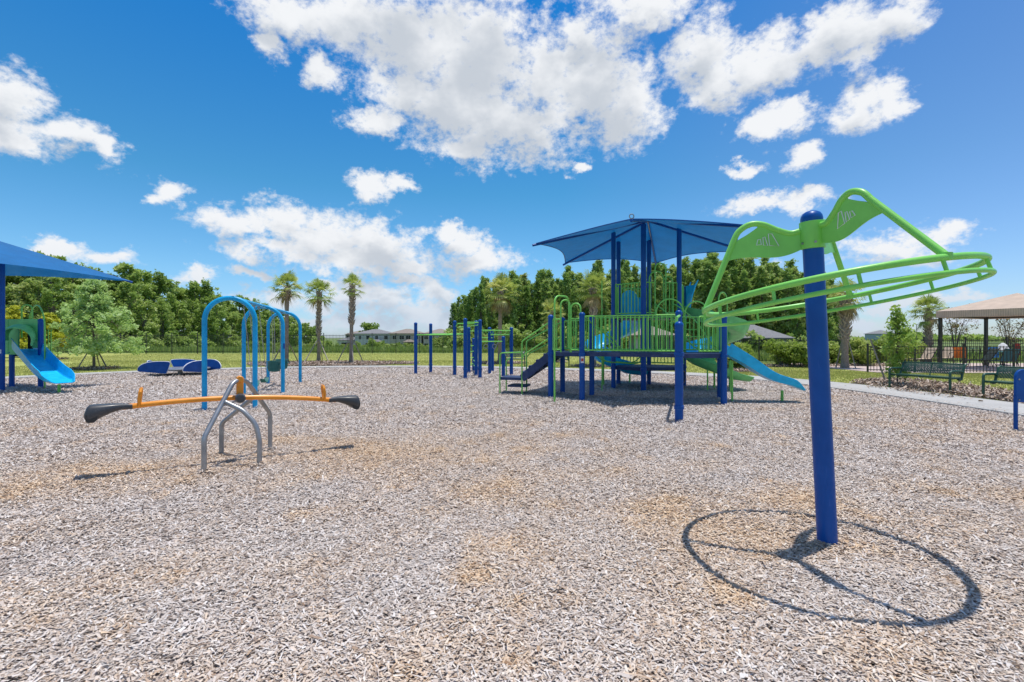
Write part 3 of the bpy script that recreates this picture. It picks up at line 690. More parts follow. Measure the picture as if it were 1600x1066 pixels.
# far tree line on the horizon
rg = np.random.default_rng(5); n = 16000; a = rg.uniform(-.2, 1.15, n); D = rg.uniform(420, 520, n)
P = np.stack([D * a, D, -1.7 + rg.uniform(0, 1, n) ** .8 * (5 + 2 * np.sin(a * 17) + 1.5 * np.sin(a * 41))], 1)
P = P[(np.abs(a + .02) < .2) | (a > .3)]
tag(crown_obj('distant_trees', P, 2.6, M['leaf_wood'], rg, None), 'thin dark line of distant trees along the horizon', 'distant trees', kind='stuff')

def palm(px, by, ty, crown_px, label, trunk_r=.15, boots=.45, dens=36, Y=None, skirt=0, group='cabbage palms round the playground', seed=1, base_z=0.0):
    rg = np.random.default_rng(seed); random.seed(seed)
    g = gp(px, by) if Y is None else Vector(((px - 800) / F * Y, Y, 0)); g.z = base_z
    H = zat(ty, g.y) - base_z - .05; cr = crown_px / 2 / F * g.y; hc = H - cr * .75
    e = empty('palm_tree', g, 0, label, 'palm tree', group)
    trunk_r *= .76; mb = MB(); n = 26; lean = rg.normal(0, .05, 2)
    pts = [Vector((lean[0] * t * hc * .4 * t, lean[1] * t * hc * .4 * t, t * hc)) for t in [i / (n - 1) for i in range(n)]]
    rs = [trunk_r * (1.1 - .25 * min(1, i / 5) + .05 * math.sin(i * 2.1) + (.1 if i / n > 1 - boots else 0)) for i in range(n)]
    mb.tube(pts, rs, 14); mb.build('trunk', M['palmbark'], e)
    top = pts[-1]
    bo = MB(); nb = int(boots * hc / .10 * 5)               # criss-cross leaf bases
    for i in range(nb):
        t = i / nb; z = hc * (1 - boots) + t * hc * boots; a = i * 2.399; r = trunk_r * 1.02; s = random.uniform(.8, 1.25)
        p = Vector((top.x * (z / hc) ** 2 + r * math.cos(a), top.y * (z / hc) ** 2 + r * math.sin(a), z)); out = Vector((math.cos(a), math.sin(a), 0)); sd = Vector((-math.sin(a), math.cos(a), 0)) * random.choice((-1, 1))
        q = p + out * trunk_r * .55 * s + Vector((0, 0, .17 * s)) + sd * .09 * s
        bo.tube([p - out * .03, p.lerp(q, .5) + out * .01, q], [.035 * s, .028 * s, .006], 5)
    bo.build('leaf_bases', M['boot'], e)
    V = []; V2 = []; vv = []; vv2 = []; st = MB()
    def frond(a, el, dry):
        L = cr * rg.uniform(.42, .66); d = Vector((math.cos(a) * math.cos(el), math.sin(a) * math.cos(el), math.sin(el)))
        o = top + Vector((0, 0, rg.uniform(-.18, .10))); tip = o + d * L + Vector((0, 0, -.10 * L)); st.tube([o, o.lerp(tip, .5) + Vector((0, 0, .05 * L)), tip], [.014, .011, .008], 4, mi=1 if dry else 0)
        side = d.cross(Vector((0, 0, 1))).normalized(); upv = side.cross(d); R_ = cr * rg.uniform(.42, .60); shade = rg.uniform(0, .6)
        ns = 15
        for j in range(ns):
            b_ = (j / (ns - 1) - .5) * R(190); dir_ = d * math.cos(b_) + side * math.sin(b_) * .95 + upv * (.18 - .35 * abs(math.sin(b_)))
            dir_.normalize(); ll = R_ * (1 - .28 * abs(b_) / 1.9) * rg.uniform(.85, 1.08); w = side * math.cos(b_) - d * math.sin(b_); w.normalize(); wd = .020 * max(1, cr / .9)
            dr = (.42 if not dry else .75) + rg.uniform(0, .2)
            p0 = tip; p1 = tip + dir_ * ll * .55; p2 = tip + dir_ * ll * .92 + Vector((0, 0, -dr * ll * .45)); 
            (V2 if dry else V).extend([p0 - w * wd * .3, p0 + w * wd * .3, p1 + w * wd, p1 - w * wd]); (V2 if dry else V).extend([p1 - w * wd, p1 + w * wd, p2 + w * wd * .12, p2 - w * wd * .12])
            (vv2 if dry else vv).extend([min(1, shade + rg.uniform(0, .4))] * 2)
    for i in range(dens):
        t = i / dens; el = R(82) - t * R(125) + rg.normal(0, .12); frond(i * 2.399 + rg.normal(0, .2), el, False)
    for i in range(skirt): frond(i * 2.1 + rg.uniform(0, 1), R(-48) - rg.uniform(0, .5), True)
    st.build('leaf_stalks', [M['leaf_palm'], M['leaf_dry']], e, fix=False)
    npmesh('crown', np.array([tuple(p) for p in V]), np.arange(len(V)).reshape(-1, 4), M['leaf_palm'], e, {'v': np.array(vv)})
    if V2: npmesh('dry_fronds', np.array([tuple(p) for p in V2]), np.arange(len(V2)).reshape(-1, 4), M['leaf_dry'], e, {'v': np.array(vv2)})
    return e
palm(447.5, 568.6, 424, 58, 'left palm of the three in the bed behind the swings, with the fullest crown', seed=11, trunk_r=.17, dens=39, skirt=5, boots=.16)
palm(498, 565, 434, 57, 'middle palm of the three behind the swings, boots down most of its trunk', seed=12, trunk_r=.15, dens=36, skirt=2, boots=.62)
palm(548.8, 568.6, 430, 42, 'right palm of the three behind the swings, with the smallest sparse crown', seed=13, trunk_r=.16, dens=25, skirt=1, boots=.5)
palm(781, 568, 428, 66, 'broad palm behind the overhead climbing bars with dry hanging fronds', seed=14, trunk_r=.17, dens=47, skirt=14, boots=.25)
palm(865, 566, 466, 50, 'short yellowish palm behind the stairs of the playground tower', seed=15, trunk_r=.16, dens=32, skirt=16, boots=.5)
palm(928, 573, 422, 66, 'full crowned palm behind the left deck of the playground tower', seed=16, trunk_r=.17, dens=49, skirt=10, boots=.4)
palm(1320, 576, 434, 66, 'thick trunked palm beside the tilted spinner post with criss-cross boots', seed=17, trunk_r=.235, dens=32, skirt=14, boots=.62)
palm(1450, 0, 461, 60, 'palm behind the pool fence left of the tan canopy', seed=18, trunk_r=.21, dens=39, skirt=3, boots=.75, Y=30)

def stake(top, foot, label, group):
    b = MB(); b.bar(top, foot, .045, .045); o = b.build('support_stake', M['stake'], None, smooth=False); tag(o, label, 'tree stake', group)
for (px, by, feet, lab) in ((448, 568.6, ((466, 565.5), (425, 568)), 'timber stake propping the left palm behind the swings'), (498, 565, ((475, 567), (514, 567), (504, 563.4)), 'timber stake propping the middle palm behind the swings'), (548.8, 568.6, ((526, 568.5), (568, 568), (552.5, 570)), 'timber stake propping the right palm behind the swings'),
                     (1320, 576, ((1337, 576.5), (1306, 575)), 'pale timber stake propping the thick palm beside the spinner'), (781, 568, ((760, 571), (800, 571)), 'timber stake propping the broad palm behind the bars')):
    g = gp(px, by)
    for f in feet:
        q = gp(*f); d = (q - g).normalized(); stake(g + d * .16 + Vector((0, 0, 1.35)), q, lab + (', leaning in from the left' if f[0] < px - 5 else ', leaning in from the right' if f[0] > px + 10 else ', nearly upright in front' if f[1] > by else ', behind the trunk'), lab.replace('timber stake', 'stakes'))

def oak(px, by, H, W, label, mat, seed, trunk=.06, leaf=.085, n=11000, cat='young tree', low=.22, vase=False):
    rg = np.random.default_rng(seed); random.seed(seed); g = gp(px, by); e = empty('young_tree', g, 0, label, cat); cs = []; rr = []
    for i in range(150):
        z = low + (.98 - low) * rg.uniform(0, 1); w = W / 2 * (1.08 * (1 - ((z - low) / (1 - low)) ** 1.3) + .12); a = i * 2.4
        if vase: zz = (z - low) / (1 - low); w = W / 2 * ((1 - zz) ** .55 * (.75 + .35 * math.sin(zz * 9 + seed)) * min(1, .45 + zz * 3))
        r = w * rg.uniform(.25, 1)
        cs.append((r * math.cos(a), r * math.sin(a), z * H - .1 * r)); rr.append(rg.uniform(.12, .34) * W / 3.6)
    P, v = clump_pts(cs, rr, n // 150, rg, .7); P = P + rg.normal(0, (.05 if not vase else .13) * W / 3.6, P.shape); crown_obj('crown', P, leaf, mat, rg, e, vv=v, elong=1.8)
    mb = MB(); limbs(mb, (0, 0, 0), (0, 0, H * .95), trunk * 1.1, cs[::3], .008); mb.build('trunk', M['bark'], e); return e
oak(147, 577, 4.25, 3.5, 'young oak with a wide pale green crown on the left lawn', M['leaf_oak'], 51, .06, .085, 9500)
oak(22, 559, 3.9, 2.6, 'bright yellow green bushy tree beyond the left tower at the photo edge', M['leaf_yellow'], 57, .05, .13, 5200, low=.12)
oak(76, 562, 3.2, 2.2, 'small yellow green leaved tree behind the green slide panel', M['leaf_yellow'], 52, .05, .12, 4200, low=.3)
for f, l in (((120, 578), 'left'), ((167, 575), 'right'), ((156, 573.5), 'rear')):
    g = oak_g; q = gp(*f); d = (q - g).normalized(); stake(g + d * .07 + Vector((0, 0, 1.15)), q, 'thin dark stake guying the young oak, %s one' % l, 'stakes guying the young oak')
e = oak(1402, 603, 2.5, 1.45, 'bright green young tree with low branches behind the bench', M['leaf_sap'], 53, .018, .062, 2000, low=.12, vase=True)
q = gp(1384, 597); stake(ap(1360, 530, q.y + .2), q, 'grey weathered leaning stake beside the sapling by the bench', 'leaning stake by the sapling')
SH = [(1146, 578, 46, 538, 'dark shrub half hidden behind the blue straight slide'), (1222, 573, 46, 533, 'leafy shrub, leftmost of the row right of the slide'), (1250, 574, 40, 536, 'leafy shrub, second in the row right of the slide'), (1274, 572, 36, 534, 'leafy shrub in the row just left of the spinner post'),
      (1303, 571, 36, 536, 'leafy shrub behind the thick palm trunk by the spinner'), (1343, 572, 40, 531, 'yellow green shrub right of the thick palm trunk'), (1372, 570, 42, 530, 'shrub behind the sapling near the corner of the pool fence'), (1415, 568, 44, 532, 'shrub behind the right side of the sapling by the fence')]
for i, (px, py, w, ty, lab) in enumerate(SH):
    g = gp(px, py); W_ = w / F * g.y; h = zat(ty, g.y); o = bush('shrub', W_ * 1.15, h * 1.02, .085, 2600, M['leaf_shrub'], 60 + i, 22, 1.7); o.location = g; tag(o, lab, 'shrub', 'shrubs in the bed by the back fence')
# reddish thin trees beyond the pool
for i, (px, Y, ty, lab) in enumerate(((1492, 33, 478, 'sparse reddish tree behind the left pole of the tan canopy'), (1575, 31, 492, 'sparse reddish tree seen under the tan canopy at right'))):
    rg = np.random.default_rng(80 + i); random.seed(80 + i); X = (px - 800) / F * Y; e = empty('small_tree', (X, Y, 0), 0, lab, 'tree'); H = zat(ty, Y)
    mb = MB(); tips = []
    for k in range(9):
        a = k * .7; r = rg.uniform(.3, .95); t = (r * math.cos(a), r * math.sin(a), H * rg.uniform(.75, 1)); mb.tube(spline([(0, 0, 0), (t[0] * .3, t[1] * .3, H * .45), t], 4), [.03 - .0028 * j for j in range(9)], 5); tips.append(t)
        for j in range(6):
            f = rg.uniform(.45, .95); s = Vector((t[0] * f, t[1] * f, t[2] * f)); u = s + Vector(rg.normal(0, .28, 3)) + Vector((0, 0, .15)); mb.tube([s, u], [.01, .004], 4); tips.append(tuple(u))
    mb.build('trunk', M['bark'], e); P, v = clump_pts(tips, [.22] * len(tips), 16, rg, .9); crown_obj('crown', P, .06, M['leaf_red'], rg, e, vv=v)

# ------------------------------------------------------------------ fences
def fence(pts, h, name, label, spacing=2.4, rails=(.12, .92), pick=.115):
    P = [Vector((x, y, 0)) for x, y in pts]; e = empty(name, P[0], 0, label, 'fence'); pm = qm = None; org = P[0]
    for a, b_ in zip(P, P[1:]):
        L = (b_ - a).length; n = max(1, round(L / spacing)); st = (b_ - a) / n; ang = math.atan2(st.y, st.x)
        if True:
            sl_ = st.length; q = MB()
            for r in rails: q.box((sl_ / 2, 0, h * r), (sl_ - .05, .035, .035))
            q.box((sl_ / 2, 0, h * (rails[1] - .12)), (sl_ - .05, .035, .03))
            m = int(sl_ / pick)
            for i in range(1, m): q.box((i * sl_ / m, 0, h * .5 + .02), (.018, .018, h * .93))
            po = None
            for i in range(n):
                if po is None: po = q.build('panel', M['black'], e, smooth=False); o = po
                else: o = po.copy(); col.objects.link(o)
                o.parent = e; o.location = a + st * i - org; o.rotation_euler.z = ang
        for i in range(n + (1 if b_ is P[-1] else 0)):
            if pm is None:
                w = MB(); w.box((0, 0, h * .52), (.06, .06, h * 1.04)); w.box((0, 0, h * 1.05), (.075, .075, .03)); pm = w.build('post', M['black'], e, smooth=False); o = pm
            else: o = pm.copy(); col.objects.link(o)
            o.parent = e; o.location = a + st * i - org; o.rotation_euler.z = ang
    return e
fence([(-62, 44.5), (-20, 46), (0, 48), (13.4, 48.5)], 1.85, 'metal_fence', 'long tall black picket fence across the back of the left lawn', 2.35, pick=.13)
fence([(13.4, 48.5), (12.2, 29), ], 1.6, 'metal_fence', 'black picket fence running back behind the tower toward the conifers')
fence([(12.2, 29), (34, 28.8)], 1.47, 'metal_fence', 'black picket fence behind the shrubs and the pool terrace')
fence([(15.4, 21.2), (22.5, 19.9)], 1.18, 'metal_fence', 'low black picket fence in front of the pool loungers', 1.85, (.1, .95), .12)

# ------------------------------------------------------------------ houses
def hip(mb, cx_, cy_, w, d, z, rh, ov=.4, th=.14, mi=0):
    w2, d2 = w / 2 + ov, d / 2 + ov; r = max(0, (w - d) / 2) if w > d else 0; r2 = max(0, (d - w) / 2)
    vs = [(cx_ - w2, cy_ - d2, z), (cx_ + w2, cy_ - d2, z), (cx_ + w2, cy_ + d2, z), (cx_ - w2, cy_ + d2, z), (cx_ - r, cy_ - r2, z + rh), (cx_ + r, cy_ + r2, z + rh)]
    lo = [(x, y, z - th) for (x, y, _) in vs[:4]]; vs += lo
    fs = [(0, 1, 5, 4), (1, 2, 5), (2, 3, 4, 5), (3, 0, 4), (9, 8, 7, 6), (0, 6, 7, 1), (1, 7, 8, 2), (2, 8, 9, 3), (3, 9, 6, 0)]
    if r2: fs = [(0, 1, 4), (1, 2, 5, 4), (2, 3, 5), (3, 0, 4, 5)] + fs[4:]
    mb.add(vs, fs, mi)
def house(px, Y, w, d, wall, roof, label, rot=0, storeys=2, wing=0, porch=True, z0=None, wins=4, seed=0):
    X = (px - 800) / F * Y; z0 = terrain(X, Y) - .75 if z0 is None else z0; e = empty('house', (X, Y, z0), rot, label, 'house', 'houses beyond the fence'); rs_ = random.Random(seed)
    h = 5.3 if storeys == 2 else 2.9; b = MB(); b.box((0, 0, h / 2), (w, d, h))
    if wing: b.box((-w / 2 - wing / 2 + .01, .5, 1.5), (wing, d - 1, 3.0))
    b.build('wall', wall, e, smooth=False)
    b = MB(); hip(b, 0, 0, w, d, h + .14, 1.6)
    if wing: hip(b, -w / 2 - wing / 2 + .3, .5, wing, d - 1, 3.13, 1.2)
    b.build('roof', roof, e, smooth=False)
    fl = [1.4, 4.1] if storeys == 2 else [1.5]
    for z in fl:
        for i in range(wins):
            x = -w / 2 + w * (i + .5 + rs_.uniform(-.15, .15)) / wins
            if porch and z < 2 and abs(x - w * .15) < 1.9: continue
            ww = rs_.choice((.9, 1.3, 1.7)) * .9; f = MB(); y = -d / 2 - .02
            for (cx_, cz, sx_, sz_) in ((0, .72, ww + .2, .1), (0, -.72, ww + .2, .1), (-ww / 2 - .05, 0, .1, 1.34), (ww / 2 + .05, 0, .1, 1.34), (0, 0, .05, 1.34)): f.box((x + cx_, y, z + cz), (sx_, .08, sz_))
            fo = f.build('window', M['trim'], e, smooth=False); g = MB(); g.box((x, y + .015, z), (ww, .03, 1.34)); g.build('pane', M['glass'], fo, smooth=False)
    if porch:
        p = MB(); hip(p, w * .15, -d / 2 - 1.1, 3.6, 2.4, 2.6, .8, .2); p.build('porch_roof', roof, e, smooth=False)
        p = MB()
        for sx_ in (-1.6, 1.6): p.box((w * .15 + sx_, -d / 2 - 2.1, 1.23), (.25, .25, 2.46))
        p.build('porch_post', M['trim'], e, smooth=False); p = MB(); p.box((w * .15, -d / 2 - .03, 1.1), (2.2, .06, 2.2)); p.build('door', M['dark'], e, smooth=False)
    if wing: p = MB(); p.box((-w / 2 - wing / 2, -d / 2 + .97, 1.2), (wing * .55, .05, 2.1)); p.build('garage_opening_shade', M['dark'], e, smooth=False)  # flat dark panel on the wall stands for shade inside the garage
    return e
house(588, 176, 12.2, 10, M['stucco_white'], M['roof_grey'], 'white two storey house with a grey hip roof and low left wing', 0, 2, 6.5, True, seed=1)
house(638, 168, 10.6, 9, M['stucco_beige'], M['roof_tan'], 'beige two storey house with a tan roof beside the white house', 0, 2, seed=2)
house(688, 168, 10, 9, M['stucco_beige'], M['roof_tan'], 'beige house with brown hip roof partly hidden by the blue climber posts', 0, 2, seed=3)
house(563, 200, 9, 9, M['stucco_beige'], M['roof_tan'], 'tan roofed house peeking out behind the white house', 0, 2, seed=4)
house(1376, 210, 7.6, 8, M['stucco_grey'], M['roof_grey'], 'lone grey two storey house on the horizon right of the spinner', .15, 2, 0, False, wins=4, seed=5, z0=-2.2)
# tree dome behind the white house and pavilion
o = bush('garden_tree', 9, 5, .5, 1600, M['leaf_wood'], 71); o.location = ((578 - 800) / F * 190, 190, 4.0 - 1.7); tag(o, 'dark round tree crown rising behind the white house roof', 'tree')
def pavilion(px, Y, w, d, roof, label, eave_z, rh, z0):
    X = (px - 800) / F * Y; e = empty('pavilion', (X, Y, z0), 0, label, 'pavilion'); b = MB(); hip(b, 0, 0, w, d, eave_z - z0, rh, .5); b.build('roof', roof, e, smooth=False)
    for sx_ in (-1, 1):
        for sy_ in (-1, 1): b = MB(); hh = eave_z - z0 - .14; b.box((sx_ * (w / 2 - .3), sy_ * (d / 2 - .3), hh / 2), (.42, .42, hh)); b.build('column', M['stucco_grey'], e, smooth=False)
    b = MB(); b.box((0, 0, (eave_z - z0 - .2) / 2), (w * .45, d * .45, eave_z - z0 - .2)); b.build('wall', M['stucco_grey'], e, smooth=False); return e
pavilion(1174, 56, 5.6, 5, M['roof_grey'], 'open pavilion with a grey hip roof behind the slide', 1.5, 1.5, -1.0)
pavilion(1014, 47, 3.4, 3, M['roof_tan'], 'small tan roofed pavilion glimpsed through the tower railings', 1.75, .9, -.2)
b = MB(); X = (1432 - 800) / F * 120; b.lathe((X, 120, -1.7), [(.09, 0), (.06, 6.4), (.05, 6.5)], 8); b.box((X, 120, 4.8), (.5, .3, .12)); tag(b.build('light_pole', M['black'], None), 'thin dark lamp pole on the horizon left of the pool palm', 'light pole')
#%%EQUIP
# ------------------------------------------------------------------ play equipment
def post(mb, p, h, r=.0635, cap=True, n=18, mi=0, collars=()):
    pr = [(r, -.15), (r, h - r * .9)]
    if cap: pr += [(r * 1.06, h - r * .9), (r * 1.07, h - r * .55), (r * .98, h - r * .25), (r * .75, h + r * .05), (r * .4, h + r * .22), (.004, h + r * .28)]
    mb.lathe(p, pr, n, mi)
    for z in collars: mb.lathe(Vector(p) + Vector((0, 0, z)), [(r * 1.0, -.035), (r * 1.2, -.03), (r * 1.2, .03), (r * 1.0, .035)], n, mi)

# ---- tilted spinner, nearest object on the right
SP = gp(1293, 851); HUB = Vector((2.14, 3.49, 2.26)); CEN = Vector((2.242, 3.475, 1.833))
AX = Vector((-.1315, .1092, .9853)).normalized(); U0 = Vector((0, 1, 0)).cross(AX).normalized(); V0 = AX.cross(U0)
sp = empty('spinner', SP, 0, 'blue post carrying a tilted green hoop on three green arms, nearest on the right', 'playground spinner')
def loc(v): return Vector(v) - SP
pd_ = (HUB - SP).normalized(); Mq = pd_.to_track_quat('Z', 'Y').to_matrix(); HL = (HUB - SP).length
b = MB(); b.lathe((0, 0, 0), [(.0655, -.2), (.0655, HL + .07)], 40, M=Mq); b.build('post', M['post'], sp)
b = MB(); b.lathe((0, 0, 0), [(.070, HL + .066), (.071, HL + .086), (.067, HL + .108), (.055, HL + .128), (.035, HL + .140), (.012, HL + .146), (.001, HL + .147)], 36, M=Mq); b.build('cap', M['post'], sp)
b = MB(); b.lathe((0, 0, 0), [(.066, HL - .125), (.079, HL - .122), (.080, HL - .11), (.080, HL + .058), (.079, HL + .066), (.066, HL + .069)], 40, M=Mq); hubo = b.build('hub', M['green'], sp)
for k_ in range(6):
    b = MB(); a = k_ * math.pi / 3 + .3; c0 = Mq @ Vector((.079 * math.cos(a), .079 * math.sin(a), HL - .085)); c1 = Mq @ Vector((.088 * math.cos(a), .088 * math.sin(a), HL - .085)); b.tube([c0, c1], .009, 6); b.build('bolt', M['galv'], hubo)
def ring_pt(a, r, dz): return CEN + (U0 * math.cos(a) + V0 * math.sin(a)) * r + AX * dz
b = MB(); b.tube([loc(ring_pt(2 * math.pi * i / 128, .826, 0)) for i in range(128)], .020, 14, closed=True); b.build('upper_hoop', M['green'], sp, ang=60)
b = MB(); b.tube([loc(ring_pt(2 * math.pi * i / 128, .836, -.088)) for i in range(128)], .0148, 12, closed=True); b.build('lower_hoop', M['green'], sp, ang=60)
for i in range(12):
    a = 2 * math.pi * (i + .25) / 12; b = MB(); b.tube([loc(ring_pt(a, .826, 0)), loc(ring_pt(a, .836, -.088))], .0105, 8); b.build('hoop_strut', M['green'], sp)
decal = []
for ai, deg in enumerate((166, 280, 46.5)):
    a = R(deg); endp = ring_pt(a, .822, .005); upv = AX; rd = (endp - HUB); ez = rd.dot(upv); rd = rd - upv * ez; L0 = rd.length; rd.normalize(); sd = rd.cross(upv)
    prof = [(.07, .005), (.15, .0), (.24, .045), (.33, .105), (.42, .125), (.51, .09), (.56, .03)]
    k = L0 / .86
    sq = .86 if ai == 1 else 1; prof = [((r if r < .1 else .07 + (r - .07) * sq) * k, z + .015) for r, z in prof]
    pts = [HUB + rd * r + upv * z for r, z in prof]; pts = spline(pts, 6) + [endp]
    b = MB(); b.tube([loc(p) for p in pts], .0215, 14); ao = b.build('arm', M['green'], sp, ang=60)
    # flat plate hung under the arm tube, with the oval hole under the crest
    sm = spline([Vector((r, 0, z)) for r, z in prof], 6); top = [(p.x, p.z) for p in sm]
    pe = Vector((L0, 0, ez)); lastp = Vector((prof[-1][0], 0, prof[-1][1])); ext = lastp.lerp(pe, .30 if ai != 1 else .24); top.append((ext.x, ext.z))
    x0, x1 = top[0][0], top[-1][0]; zb0, zb1 = -.108, ext.z
    rows_t, rows_b, holes = [], [], []
    nn = 30; plate = MB()
    def ztop(x):
        for (a1, z1), (a2, z2) in zip(top, top[1:]):
            if x <= a2: return z1 + (z2 - z1) * (x - a1) / max(1e-6, a2 - a1)
        return top[-1][1]
    def zbot(x):
        t = (x - x0) / (x1 - x0); return zb0 + (zb1 - zb0) * t ** 1.5 - .018 * math.sin(t * math.pi * 2) - .0 + (-.02) * math.sin(t * math.pi)
    hx0, hx1 = x0 + (x1 - x0) * .50, x0 + (x1 - x0) * .86
    xs = [x0 + (x1 - x0) * i / nn for i in range(nn + 1)]
    def P3(x, z, s): return loc(HUB + rd * x + upv * z + sd * s)
    for xa, xb in zip(xs, xs[1:]):
        def hole(x):
            if hx0 < x < hx1: return .052 * math.sin(math.pi * (x - hx0) / (hx1 - hx0)) ** .7
            return 0
        ta, tb = ztop(xa) - .012 - hole(xa) - (.0), ztop(xb) - .012 - hole(xb); ba, bb = min(zbot(xa), ta - .004), min(zbot(xb), tb - .004)
        vs = [P3(xa, ta, s) for s in (-.004, .004)] + [P3(xb, tb, s) for s in (-.004, .004)] + [P3(xb, bb, s) for s in (-.004, .004)] + [P3(xa, ba, s) for s in (-.004, .004)]
        plate.add(vs, [(0, 2, 4, 6), (1, 7, 5, 3), (0, 1, 3, 2), (6, 4, 5, 7)] )
    # merge column seams
    po = plate.build('gusset_plate', M['green'], ao, fix=False, ang=50)
    bmm = bmesh.new(); bmm.from_mesh(po.data); bmesh.ops.remove_doubles(bmm, verts=bmm.verts, dist=.0004); bmesh.ops.recalc_face_normals(bmm, faces=bmm.faces); bmm.to_mesh(po.data); bmm.free()
    po.data.set_sharp_from_angle(angle=R(50))
    # white line pictogram: three leaning slabs
    em = MB()
    for (qs) in (((-.062, -.012), (-.036, .070), (-.016, .074), (-.010, .002)), ((.000, .004), (.006, .060), (.018, .058), (.024, .012)), ((.034, .018), (.034, .052), (.050, .050), (.062, .020))):
        cxm = x0 + (x1 - x0) * .44; czm = (ztop(cxm) + zbot(cxm)) / 2 - .04
        for s in (-.0062, .0062):
            loop = [P3(cxm + q[0] * 1.15, czm + q[1] * 1.2, s) for q in qs]
            em.tube(loop, .0034, 4, closed=True)
    em.build('emblem', M['white'], ao, smooth=False)
    # slit welds
    b = MB(); b.lathe(loc(endp) - AX * .0, [(.027, -.02), (.0285, 0), (.027, .02)], 14); b.build('weld_collar', M['green'], ao)

# ---- seesaw
F1, F2, F3, F4 = gp(318.8, 741), gp(346, 713.8), gp(405.6, 730), gp(422, 705)   # A, B, C, D
cen = (F1 + F2 + F3 + F4) / 4; bd = Vector((.84, .54, 0)).normalized(); pn = Vector((-bd.y, bd.x, 0))
ss = empty('seesaw', cen, 0, 'orange seesaw with black moulded seats on bent grey steel legs', 'seesaw')
Lc = lambda v: Vector(v) - cen
apex = Vector((cen.x, cen.y, 1.0)); zb = .775
def leg(pts, rr, name='leg'):
    b = MB(); b.tube([Lc(p) for p in fillet(pts, rr, 8)], .027, 14); return b.build(name, M['galv'], ss, ang=60)
kA = F1 + Vector((0, 0, .40)); kD = F4 + Vector((0, 0, .40))
topA = apex + (F1 - cen) * .10; topD = apex + (F4 - cen) * .10
leg([F1 - Vector((0, 0, .1)), kA, topA + Vector((0, 0, -.04)) + (F1 - cen) * .12, apex + Vector((0, 0, .0))], .16)
leg([F4 - Vector((0, 0, .1)), kD + Vector((0, 0, .1)), topD + Vector((0, 0, -.04)) + (F4 - cen) * .12, apex + Vector((0, 0, .0))], .16)
jA = kA.lerp(topA, .60); jD = kD.lerp(topD, .60)
leg([F3 - Vector((0, 0, .1)), F3 + Vector((0, 0, .30)), F3.lerp(jA, .10) + Vector((0, 0, .50 - (F3.lerp(jA, .10)).z)), F3.lerp(jA, .48) + Vector((0, 0, .66 - (F3.lerp(jA, .48)).z)), jA + Vector((0, 0, .0))], .30)
leg([F2 - Vector((0, 0, .1)), F2 + Vector((0, 0, .42)), jD], .12)
for f in (F1, F2, F3, F4):
    b = MB(); b.lathe(Lc(f), [(.0265, .25), (.0275, .255), (.0275, .262), (.0265, .267)], 12); b.build('leg_band', M['galv'], ss)
def beam_pt(s): return cen + bd * s + Vector((0, 0, zb - .075 * (s / 1.15) ** 2 - .035 * s))
bm_ = MB(); bm_.tube([Lc(beam_pt(-1.12 + 2.24 * i / 24)) for i in range(25)], .030, 14); beam = bm_.build('beam', M['orange'], ss, ang=60)
b = MB(); b.box(Lc(cen + Vector((0, 0, .90))), (.075, .06, .22), rz=math.atan2(bd.y, bd.x)); b.tube([Lc(cen + Vector((0, 0, 1.0)) - pn * .055), Lc(cen + Vector((0, 0, 1.0)) + pn * .055)], .040, 14)
cl_ = b.build('pivot_clamp', M['orange'], ss)
bm2 = cl_.modifiers.new('bevel', 'BEVEL'); bm2.width = .008; bm2.segments = 2
b = MB(); b.lathe(Lc(cen - pn * .075 + Vector((0, 0, .775))), [(.012, -.05), (.045, -.045), (.058, -.015), (.058, .015), (.045, .045), (.012, .05)], 20, M=pn.to_track_quat('Z', 'Y').to_matrix()); b.build('pivot_bumper', M['rubber'], ss)
